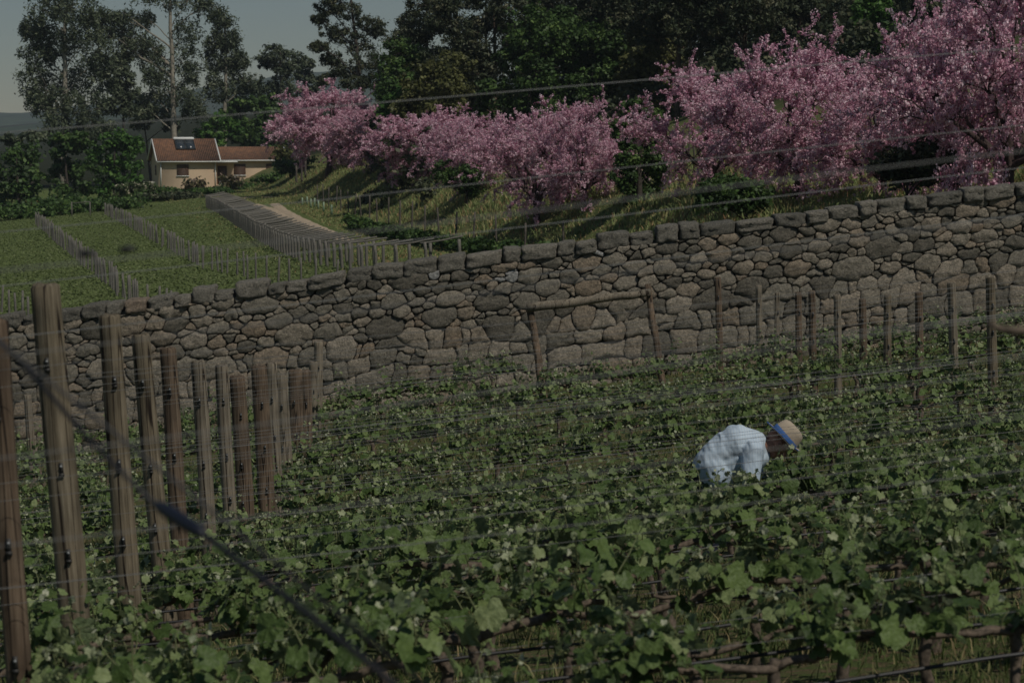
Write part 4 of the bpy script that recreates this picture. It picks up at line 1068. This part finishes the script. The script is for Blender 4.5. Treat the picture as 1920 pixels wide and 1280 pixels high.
px_tree(1200, 78, (1200, 200), .12, [(1190, 205, 28, 20), (1215, 215, 26, 18), (1175, 245, 30, 26), (1220, 255, 32, 26), (1190, 290, 40, 30), (1235, 305, 30, 26), (1170, 335, 26, 26), (1210, 345, 40, 28), (1205, 378, 36, 18)],
        G_mid, B_dark, 'dark green leafy tree standing among the pink cherry trees', 'leafy_tree', size=.12, dens=1.7, seed=91, per=38, fat=1.05)
for k, (x, Y, w, h, mt, lab) in enumerate([(875, 106, 2.2, 2.2, G_mid, 'round green bush on the bank under the pink trees'), (1400, 62, 2.6, 1.4, G_mid, 'dark bush behind the wall below the tall pink tree'), (1700, 56, 2.6, 1.6, G_dark, 'dark bush in the deep shade by the right wall')]):
    shrub(x, 0, Y, w, h, mt, lab, seed=130 + k, size=.12, dens=2.0, per=34, cat='bush', name='bush')
# ------------------------------------------------------------------ house
def build_house():
    Y = 232; c = gp(300, Y); S = S_at(Y); rz = .30
    zb = pt(300, 351, Y)[2]
    root = empty('house', (c[0], c[1], zb), rz, label='low cream house with terracotta roofs beyond the lower field', cat='house')
    wallm = plain('cream_render', (0.66, 0.49, 0.34), .9, var=.05, scale=2)
    tile = None
    m, n, l, b = newmat('terracotta_tiles'); v = coord(n, l, 'Object', (1, 1, 1)); w = n.new('ShaderNodeTexWave'); w.inputs['Scale'].default_value = 1.6; w.bands_direction = 'X'; w.inputs['Distortion'].default_value = .3; l.new(v, w.inputs['Vector'])
    t = tex(n, l, 2.2, 6, .7, v); r = ramp(n, [(.3, (.15, .085, .05)), (.5, (.27, .135, .075)), (.72, (.42, .20, .095))]); l.new(t.outputs['Fac'], r.inputs['Fac']); l.new(mix(n, l, .35, r.outputs['Color'], w.outputs['Color'], 'MULTIPLY'), b.inputs['Base Color']); bump(n, l, b, w.outputs['Fac'], .6, .05); b.inputs['Roughness'].default_value = .9; tile = m
    trim = plain('white_trim', (.75, .75, .72), .6); shut = plain('brown_shutter', (.10, .055, .04), .6); dk = plain('dark_interior', (.02, .02, .025), .5)
    # wall outlines: main block x 0..6.0, depth 6.4; wing x 6.0..13.6 set back .8
    def gable(x0, x1, y0, y1, he, hr, nm):
        ym = (y0 + y1) / 2
        V = [(x, y, z) for x in (x0, x1) for (y, z) in ((y0, -.6), (y0, he), (ym, hr), (y1, he), (y1, -.6))]
        fs = [(0, 1, 2, 3, 4)[::-1], (5, 6, 7, 8, 9), (0, 5, 6, 1)[::-1], (4, 3, 8, 9)[::-1]]
        mb = MB(); mb.add(V, [f for f in fs]); return mb.build(nm, wallm, root)
    gable(0, 6.2, 0, 6.4, 3.0, 5.05, 'wall'); gable(6.22, 13.9, .9, 6.0, 3.0, 4.15, 'wall')
    def roof(x0, x1, y0, y1, he, hr, th=.14):
        ym = (y0 + y1) / 2; sl = (hr - he) / (ym - y0); ov = .45; V = []
        for x in (x0 - .35, x1 + .35):
            for (y, z) in ((y0 - ov, he - sl * ov), (ym, hr), (y1 + ov, he - sl * ov)): V.append((x, y, z + .03)); V.append((x, y, z + .03 + th))
        fs = [(1, 7, 9, 3)[::-1], (3, 9, 11, 5)[::-1], (0, 2, 8, 6), (2, 4, 10, 8), (0, 6, 7, 1), (4, 5, 11, 10), (0, 1, 3, 2), (2, 3, 5, 4), (6, 8, 9, 7), (8, 10, 11, 9)]
        mb = MB(); mb.add(V, fs); ro = mb.build('roof', tile, root)
        vg = MB()
        for x in (x0 - .37, x1 + .37):
            for (ya, za, yb, zb_) in ((y0 - ov, he - sl * ov, ym, hr), (y1 + ov, he - sl * ov, ym, hr)):
                vg.tube(np.array([(x, ya, za + .12), (x, yb, zb_ + .12)]), .09, 4)
        vg.build('verge_trim', trim, ro)
        g = MB(); g.box(((x0 + x1) / 2, y0 - ov - .05, he - sl * ov + .04), (x1 - x0 + .7, .11, .12)); g.build('gutter', trim, ro)
        return ro, sl
    r1, sl = roof(0, 6.2, 0, 6.4, 3.0, 5.05); roof(6.6, 13.9, .9, 6.0, 3.0, 4.15)
    for (x, y) in ((2.5, 0), (8.9, .9), (12.5, .9)):
        f = MB(); f.box((x, y - .02, 1.85), (1.28, .10, 1.18)); fo = f.build('window', shut, root)
        g = MB(); g.box((x, y - .075, 1.2), (1.4, .12, .08)); g.build('sill', trim, fo)
        s_ = MB(); 
        for k in range(9): s_.box((x, y - .085, 1.36 + k * .12), (1.16, .025, .085))
        s_.build('shutter_slats', plain('shutter_slat', (.14, .08, .055), .6), fo)
    f = MB(); f.box((0 - .02, 3, 1.8), (.08, .9, 1.1)); f.build('window', shut, root)
    f = MB(); f.box((6.95, .86, 1.15), (1.0, .10, 2.2)); do = f.build('door', shut, root)
    g = MB(); g.box((7.35, .78, 1.1), (.04, .06, .14)); g.build('handle', trim, do)
    g = MB(); g.box((7.3, .1, 2.72), (2.2, 1.7, .12)); g.build('porch_canopy', trim, root)
    g = MB(); g.box((7.3, .05, .12), (2.2, 1.7, .24)); g.build('porch_step', wallm, root)
    g = MB()
    for x in np.arange(6.4, 8.3, .16): g.box((x, -.75, .65), (.05, .05, .75))
    for x in np.arange(6.44, 8.2, .32): g.tube([(x + .10 * math.cos(a), -.75, .7 + .14 * math.sin(a)) for a in np.linspace(0, 6.28, 9)], .02, 4)
    g.box((7.3, -.75, 1.05), (2.1, .09, .08)); g.box((7.3, -.75, .30), (2.1, .07, .06)); g.build('balustrade', trim, root)
    g = MB(); g.tube([(.12, -.10, 2.8), (.12, -.10, 0)], .06, 6); g.tube([(6.05, -.10, 2.8), (6.05, -.10, 0)], .05, 6); g.build('downpipe', trim, root)
    # solar heater on the roof
    so_ = empty('solar_water_heater', (0, 0, 0), 0); so_.parent = root; 
    ang = math.atan(sl); cx, sx = math.cos(ang), math.sin(ang); rot = np.array([[1, 0, 0], [0, cx, -sx], [0, sx, cx]])
    for k, x in enumerate((2.55, 3.62)):
        q = np.array((x, 2.0, 3.0 + 2.0 * sl + .30)); g = MB(); g.box(q, (1.0, 1.75, .10), rot); po = g.build('solar_panel', plain('solar_glass', (.035, .045, .055), .25), root)
        g = MB()
        for dx in (-.5, .5): g.box(q + rot @ np.array([dx, 0, .01]), (.05, 1.82, .12), rot)
        for dy in (-.89, .89): g.box(q + rot @ np.array([0, dy, .012]), (1.0, .05, .12), rot)
        g.build('frame', plain('panel_frame', (.03, .03, .03), .5), po)
    bpy.data.objects.remove(so_)
    g = MB(); q = np.array((3.08, 2.95, 3.0 + 3.0 * sl + .30)); g.tube([q - (1.15, 0, 0), q - (1.05, 0, 0), q + (1.05, 0, 0), q + (1.15, 0, 0)], [.09, .17, .17, .09], 14); g.build('water_tank', trim, root, True)
build_house()
def small_stuff():
    # garden rail left of the house, orange wall, wire gate, tree guards, gate posts
    a = gp(262, 226); root = empty('garden_rail', a, label='pale rail against the left side of the house', cat='rail'); tr = plain('pale_rail', (.6, .58, .5), .7)
    for z in (.7, 1.1): g = MB(); g.tube([(-.3, 0, z), (1.6, 0, z)], .05, 6); g.build('rail', tr, root)
    for x in (0, 1.3): g = MB(); g.tube([(x, 0, 0), (x, 0, 1.2)], .05, 6); g.build('post', tr, root)
    a = gp(78, 205); g = MB(); g.box((0, 0, .35), (2.6, .3, .9)); g.box((0, 0, .85), (2.75, .42, .1)); o = g.build('garden_wall', plain('orange_brick', (.34, .14, .06), .9, var=.3), None); o.location = pt(78, 379, 184) - np.array([0, 0, .8]); tag(o, 'low orange brick wall glimpsed in the trees at far left', 'wall')
    a = gp(135, 158); root = empty('wire_gate', a, label='thin wooden gate frame at the far edge of the field', cat='gate')
    for x in (0, 1.35): g = MB(); g.tube([(x, 0, -.2), (x, 0, 1.15)], .045, 6); g.build('post', M_stake, root)
    g = MB(); g.tube([(0, 0, 1.05), (1.35, 0, 1.15)], .035, 6); g.build('rail', M_stake, root)
    for k, (x, Y) in enumerate([(556, 190), (566, 189), (573, 191)]):
        b = gp(x, Y); o = bpy.data.objects.new('gate_post', ST2); COL.objects.link(o); o.location = b; o.scale = (2.2, 2.2, 1.1); tag(o, ['left', 'middle', 'right'][k] + 'most of three dark gate posts at the foot of the bank' if k != 1 else 'middle one of three dark gate posts at the foot of the bank', 'gate post', 'dark gate posts')
    gm = plain('pale_green_plastic', (.22, .30, .19), .5)
    me = MB().tube([(0, 0, 0), (0, 0, .3), (0, 0, .65)], [.07, .06, .065], 8).mesh('tree_guard'); me.materials.append(gm)
    for k, (x, y) in enumerate([(567, 388), (576, 386), (583, 391), (590, 389), (597, 394), (607, 398), (622, 404)]):
        o = bpy.data.objects.new('tree_guard', me); COL.objects.link(o); o.location = hit(x, y); tag(o, '%s pale green sapling guard from the left beside the dirt path' % ordinal(k + 1), 'tree guard', 'sapling guards by the path')
small_stuff()

# ------------------------------------------------------------------ person bending over the vines
def remesh(mb_fn, name, voxel, smooth_it, mat, parent, disp=None):
    me = mb_fn.mesh(name + '_raw'); o = bpy.data.objects.new(name + '_raw', me); COL.objects.link(o)
    m = o.modifiers.new('r', 'REMESH'); m.mode = 'VOXEL'; m.voxel_size = voxel; m.use_smooth_shade = True
    s = o.modifiers.new('s', 'SMOOTH'); s.iterations = smooth_it; s.factor = .5
    bpy.context.view_layer.update()
    dg = bpy.context.evaluated_depsgraph_get(); nm = bpy.data.meshes.new_from_object(o.evaluated_get(dg)); nm.name = name
    bpy.data.objects.remove(o)
    if disp:
        for v in nm.vertices: v.co = disp(v.co, v.normal)
    while len(nm.materials): nm.materials.pop()
    return link(name, nm, mat, parent)

def capsule(mb, a, b, ra, rb, sy=1.0, n=16):
    a = np.array(a, float); b = np.array(b, float); d = unit(b - a)
    ts = []; P = []; Rr = []
    for t in np.linspace(-1, 0, 6): P.append(a + d * ra * t); Rr.append(ra * math.sqrt(max(0.0004, 1 - t * t)))
    for t in np.linspace(0, 1, 5)[1:-1]: P.append(a + (b - a) * t); Rr.append(ra + (rb - ra) * t)
    for t in np.linspace(0, 1, 6): P.append(b + d * rb * t); Rr.append(rb * math.sqrt(max(0.0004, 1 - t * t)))
    m2 = MB(); m2.tube(P, Rr, n); V = np.concatenate(m2.v)
    if sy != 1.0:
        # widen across the body (world Y)
        V[:, 1] = a[1] + (V[:, 1] - a[1]) * sy
    fs = [f for L in m2.f.values() for f in L]
    mb.add(V, fs)

def build_person():
    Y = 19.3; feet = gp(1330, Y); root = empty('person', feet, label='person in pale blue shirt and straw hat with blue band bending over the vines', cat='person'); root.scale = (1.1, 1.1, 1.1)
    skin = plain('weathered_skin', (0.27, 0.13, 0.085), .6, var=.12, scale=30)
    # joints, x forward (facing right), y to the far side, z up
    hipz = .84
    hip = np.array((-.01, 0, .80)); waist = np.array((.08, 0, .90)); chest = np.array((.22, 0, 1.00)); upper = np.array((.335, 0, 1.00)); neck = np.array((.43, 0, .975)); head = np.array((.54, 0, .98))
    sh = [np.array((.33, s * .20, .955)) for s in (-1, 1)]
    el = [np.array((.30, -.30, .70)), np.array((.40, .24, .70))]
    wr = [np.array((.44, -.20, .52)), np.array((.58, .14, .55))]
    hj = [np.array((.0, s * .085, .76)) for s in (-1, 1)]
    kn = [np.array((.06, -.13, .46)), np.array((-.03, .13, .46))]
    an = [np.array((-.02, -.14, .09)), np.array((-.12, .13, .09))]
    def torso(mb, g):
        capsule(mb, hip, waist, .125 + g, .13 + g, 1.25); capsule(mb, waist, chest, .13 + g, .135 + g, 1.3); capsule(mb, chest, upper, .135 + g, .105 + g, 1.45)
    b = MB(); torso(b, -.03); capsule(b, upper, neck, .07, .058); capsule(b, neck, head, .058, .07)
    # head: cranium, jaw, nose, ears, chin; face looks down and forward
    fd = unit(np.array((.62, 0, -.78))); up = unit(np.array((.78, 0, .62)))
    hc = head + up * .03
    capsule(b, hc - fd * .035 + up * .03, hc + fd * .01 + up * .03, .096, .094, .9); capsule(b, neck, hc - fd * .02 - up * .02, .064, .072)
    capsule(b, hc + fd * .02 - up * .05, hc + fd * .045 - up * .085, .062, .040, .95)
    capsule(b, hc + fd * .095 + up * .015, hc + fd * .118 - up * .018, .010, .015)
    capsule(b, hc + fd * .082 - up * .052, hc + fd * .088 - up * .056, .014, .014, 1.8)
    capsule(b, hc + fd * .075 + up * .035, hc + fd * .078 + up * .035, .018, .018, 2.6)
    for s in (-1, 1): capsule(b, hc + np.array((0, s * .083, 0)) + up * .015, hc + np.array((0, s * .09, 0)) - up * .02 - fd * .01, .018, .012)
    for k in range(2):
        capsule(b, sh[k], el[k], .052, .040); capsule(b, el[k], wr[k], .040, .026)
        capsule(b, hj[k] - (0, 0, .04), kn[k], .085, .058); capsule(b, kn[k], an[k], .058, .036); capsule(b, an[k], an[k] + (.15, 0, -.05), .038, .032)
        d = unit(wr[k] - el[k]); pc = wr[k] + d * .05; side = np.array((0, 1.0, 0)); nrm = unit(np.cross(d, side))
        for f_ in (-.028, -.009, .010, .028): capsule(b, wr[k] + side * f_ * .5, pc + side * f_ + d * .025, .014, .012)
        for q_, (f_, L) in enumerate(((-.028, .062), (-.009, .075), (.010, .07), (.028, .055))):
            p0 = pc + side * f_ + d * .03; p1 = p0 + (d * .8 + nrm * .35) * L * .55; p2 = p1 + (d * .35 + nrm * .9) * L * .5
            capsule(b, p0, p1, .0092, .0085, n=8); capsule(b, p1, p2, .0085, .007, n=8)
        t0 = wr[k] + d * .025 - side * .03; t1 = t0 + (d * .6 - side * .5 + nrm * .4) * .045; capsule(b, t0, t1, .012, .010, n=8); capsule(b, t1, t1 + (d * .6 + nrm * .6) * .03, .010, .008, n=8)
    remesh(b, 'body', .0065, 4, skin, root)
    ew = plain('eye', (.5, .48, .44), .3)
    for s in (-1, 1):
        g = MB(); c = hc + fd * .080 + up * .014 + np.array((0, s * .031, 0)); capsule(g, c, c + fd * .002, .010, .010, n=8); g.build('eye', ew, root, True)
    # shirt
    m, n, l, bs = newmat('pale_blue_shirt'); v = coord(n, l)
    t = tex(n, l, 7, 3, .5, v); t2 = tex(n, l, 2.0, 2, .5, v)
    r = ramp(n, [(.35, (.42, .51, .60)), (.65, (.55, .635, .71))]); l.new(t2.outputs['Fac'], r.inputs['Fac']); wv = n.new('ShaderNodeTexWave'); wv.inputs['Scale'].default_value = 14; wv.inputs['Distortion'].default_value = .6; wv.bands_direction = 'X'; l.new(v, wv.inputs['Vector']); wr_ = ramp(n, [(.0, (.80, .86, .92)), (.25, (1, 1, 1))]); l.new(wv.outputs['Fac'], wr_.inputs['Fac']); l.new(mix(n, l, 1.0, r.outputs['Color'], wr_.outputs['Color'], 'MULTIPLY'), bs.inputs['Base Color']); bs.inputs['Roughness'].default_value = .8; bump(n, l, bs, t.outputs['Fac'], .5, .03)
    sm = MB(); torso(sm, .018)
    capsule(sm, hip + (.03, 0, .02), hip + (.06, 0, -.06), .16, .165, 1.45); capsule(sm, waist + (.04, 0, -.05), chest + (.02, 0, -.10), .15, .15, 1.3)
    capsule(sm, hip + (.06, 0, .0), chest + (.0, 0, -.10), .12, .12, 1.3); capsule(sm, hip + (.12, 0, -.06), chest + (.02, 0, -.16), .10, .09, 1.4)
    for k in range(2):
        capsule(sm, upper + (0, (-.1, .1)[k], -.02), sh[k], .105, .085); capsule(sm, sh[k], el[k], .095, .080); capsule(sm, el[k], el[k] + (wr[k] - el[k]) * .55, .078, .062)
    capsule(sm, upper, neck - (.02, 0, 0), .10, .078)
    def fold(co, nr):
        q = Vector((co.x * 5 + co.z * 9, co.y * 5, co.z * 4 - co.x * 9)); w = noise.noise(q) * .011 + (.5 - abs(noise.noise(Vector((co.x * 6 + co.z * 4, co.y * 5, co.z * 3 - co.x * 7))) )) * .02 - .006 + noise.noise(Vector((co.x * 26 + co.z * 12, co.y * 9, co.z * 6))) * .006
        return co + nr * max(w, -.006)
    capsule(sm, upper + (.02, 0, -.04), upper + (.06, 0, -.12), .115, .10, 1.3)
    remesh(sm, 'shirt', .009, 6, m, root, fold)
    # collar
    cb = MB(); d = unit(neck - upper); sd = np.array((0, 1.0, 0)); nn = np.cross(d, sd)
    P = [neck - d * .01 + (math.cos(a) * sd * .082 + math.sin(a) * nn * .085) for a in np.linspace(0, 2 * math.pi, 22)]
    V = []; 
    for p in P: V += [p - d * .022, p + d * .018, p + d * .016 + unit(p - neck) * .012, p - d * .03 + unit(p - neck) * .026]
    cb.add(V, [(4 * i + k, 4 * i + (k + 1), 4 * i + 5 + k, 4 * i + 4 + k) for i in range(21) for k in range(3)]); cb.build('collar', m, root, True).scale = (1.0, 1.0, 1.0)
    tm = plain('navy_trousers', (.012, .018, .04), .85, var=.3, scale=20)
    tb = MB(); capsule(tb, hip + (-.01, 0, -.0), hip + (-.03, 0, -.04), .118, .122, 1.15)
    for k in range(2): capsule(tb, hj[k], kn[k], .098, .082); capsule(tb, kn[k], an[k], .080, .066)
    remesh(tb, 'trousers', .011, 6, tm, root, lambda co, nr: co + nr * noise.noise(co * 14) * .010)
    bm_ = plain('dark_boot', (.03, .022, .018), .7)
    for k in range(2):
        sb = MB(); capsule(sb, an[k] + (-.02, 0, -.01), an[k] + (.0, 0, -.03), .058, .055); capsule(sb, an[k] + (.0, 0, -.04), an[k] + (.17, 0, -.05), .052, .042, 1.05); remesh(sb, 'boot', .010, 3, bm_, root)
    # hair under the hat
    hb = MB(); capsule(hb, hc - fd * .045 + up * .035, hc - fd * .035 + up * .05, .086, .084, .93); remesh(hb, 'hair', .010, 2, plain('grey_hair', (.12, .11, .10), .9, var=.3, scale=60), root)
    # hat: crown, pinched top, brim with blue edge, blue band
    hm_, n, l, bs = newmat('straw'); v = coord(n, l, 'Object', (1, 1, 1)); w = n.new('ShaderNodeTexWave'); w.inputs['Scale'].default_value = 40; w.bands_direction = 'Z'; l.new(v, w.inputs['Vector'])
    r = ramp(n, [(0, (.36, .29, .21)), (1, (.50, .42, .32))]); l.new(w.outputs['Fac'], r.inputs['Fac']); l.new(r.outputs['Color'], bs.inputs['Base Color']); bs.inputs['Roughness'].default_value = .85; bump(n, l, bs, w.outputs['Fac'], .4, .004)
    blue = plain('blue_ribbon', (.035, .11, .32), .8)
    h0 = hc + up * .055 - fd * .005
    ax = unit(np.array((.75, 0, .66))); fx = unit(np.cross(np.array((0, -1.0, 0)), ax)); K = 40
    hat = empty('hat', h0); hat.parent = root; hat.scale = (1.12, 1.12, 1.12)
    def ringp(r, z, sx=1.0, pinch=0.0, brim=0.0):
        out = []
        for k in range(K):
            a = 2 * math.pi * k / K; X_, Y_ = math.cos(a) * r * 1.14 * sx, math.sin(a) * r
            zz = z + brim * (abs(math.sin(a)) ** 2 * .004 + (.030 if math.cos(a) < 0 else -.012) * abs(math.cos(a)) ** 2)
            if pinch: Y_ *= 1 - pinch * max(0, math.cos(a)) ** 2; zz -= pinch * .05 * (1 - abs(math.sin(a)))
            out.append(fx * X_ + np.array((0, 1.0, 0)) * Y_ + ax * zz)
        return out
    def loft(rings, cap=False):
        mb = MB(); V = [p for rg_ in rings for p in rg_]; fs = [(j * K + k, j * K + (k + 1) % K, (j + 1) * K + (k + 1) % K, (j + 1) * K + k) for j in range(len(rings) - 1) for k in range(K)]
        if cap: V.append(np.mean(rings[-1], 0) - ax * .006); fs += [((len(rings) - 1) * K + k, (len(rings) - 1) * K + (k + 1) % K, len(V) - 1) for k in range(K)]
        mb.add(V, fs); return mb
    loft([ringp(.098, 0), ringp(.098, .02), ringp(.096, .05), ringp(.091, .090, pinch=.12), ringp(.082, .118, pinch=.25), ringp(.066, .130, pinch=.3), ringp(.045, .116, pinch=.3), ringp(.02, .104, pinch=.2)], True).build('hat_crown', hm_, hat, True)
    loft([ringp(.098, .002), ringp(.115, .001, brim=.4), ringp(.135, .004, brim=.8), ringp(.147, .008, brim=1.1), ringp(.148, .003, brim=1.1), ringp(.135, -.002, brim=.8), ringp(.10, -.003)]).build('brim', hm_, hat, True)
    loft([ringp(.1475, .010, brim=1.1), ringp(.151, .009, brim=1.1), ringp(.151, .002, brim=1.1), ringp(.1475, .001, brim=1.1)]).build('brim_edge', blue, hat, True)
    loft([ringp(.0995, .003), ringp(.1015, .006), ringp(.1003, .038), ringp(.0975, .040)]).build('hat_band', blue, hat, True)
    for o in hat.children: o.location = (0, 0, 0)
build_person()
# ------------------------------------------------------------------ air
def build_haze():
    mb = MB(); mb.box((0, 1900, 180), (9200, 5000, 420)); m = bpy.data.materials.new('pale_air'); m.use_nodes = True; n = m.node_tree.nodes; n.remove(n['Principled BSDF'])
    v = n.new('ShaderNodeVolumePrincipled'); v.inputs['Density'].default_value = 0.00016; v.inputs['Color'].default_value = (.75, .85, .95, 1); m.node_tree.links.new(v.outputs[0], n['Material Output'].inputs['Volume'])
    tag(mb.build('haze', m, None), kind='stuff')
build_haze()
print('objects', len(bpy.data.objects))
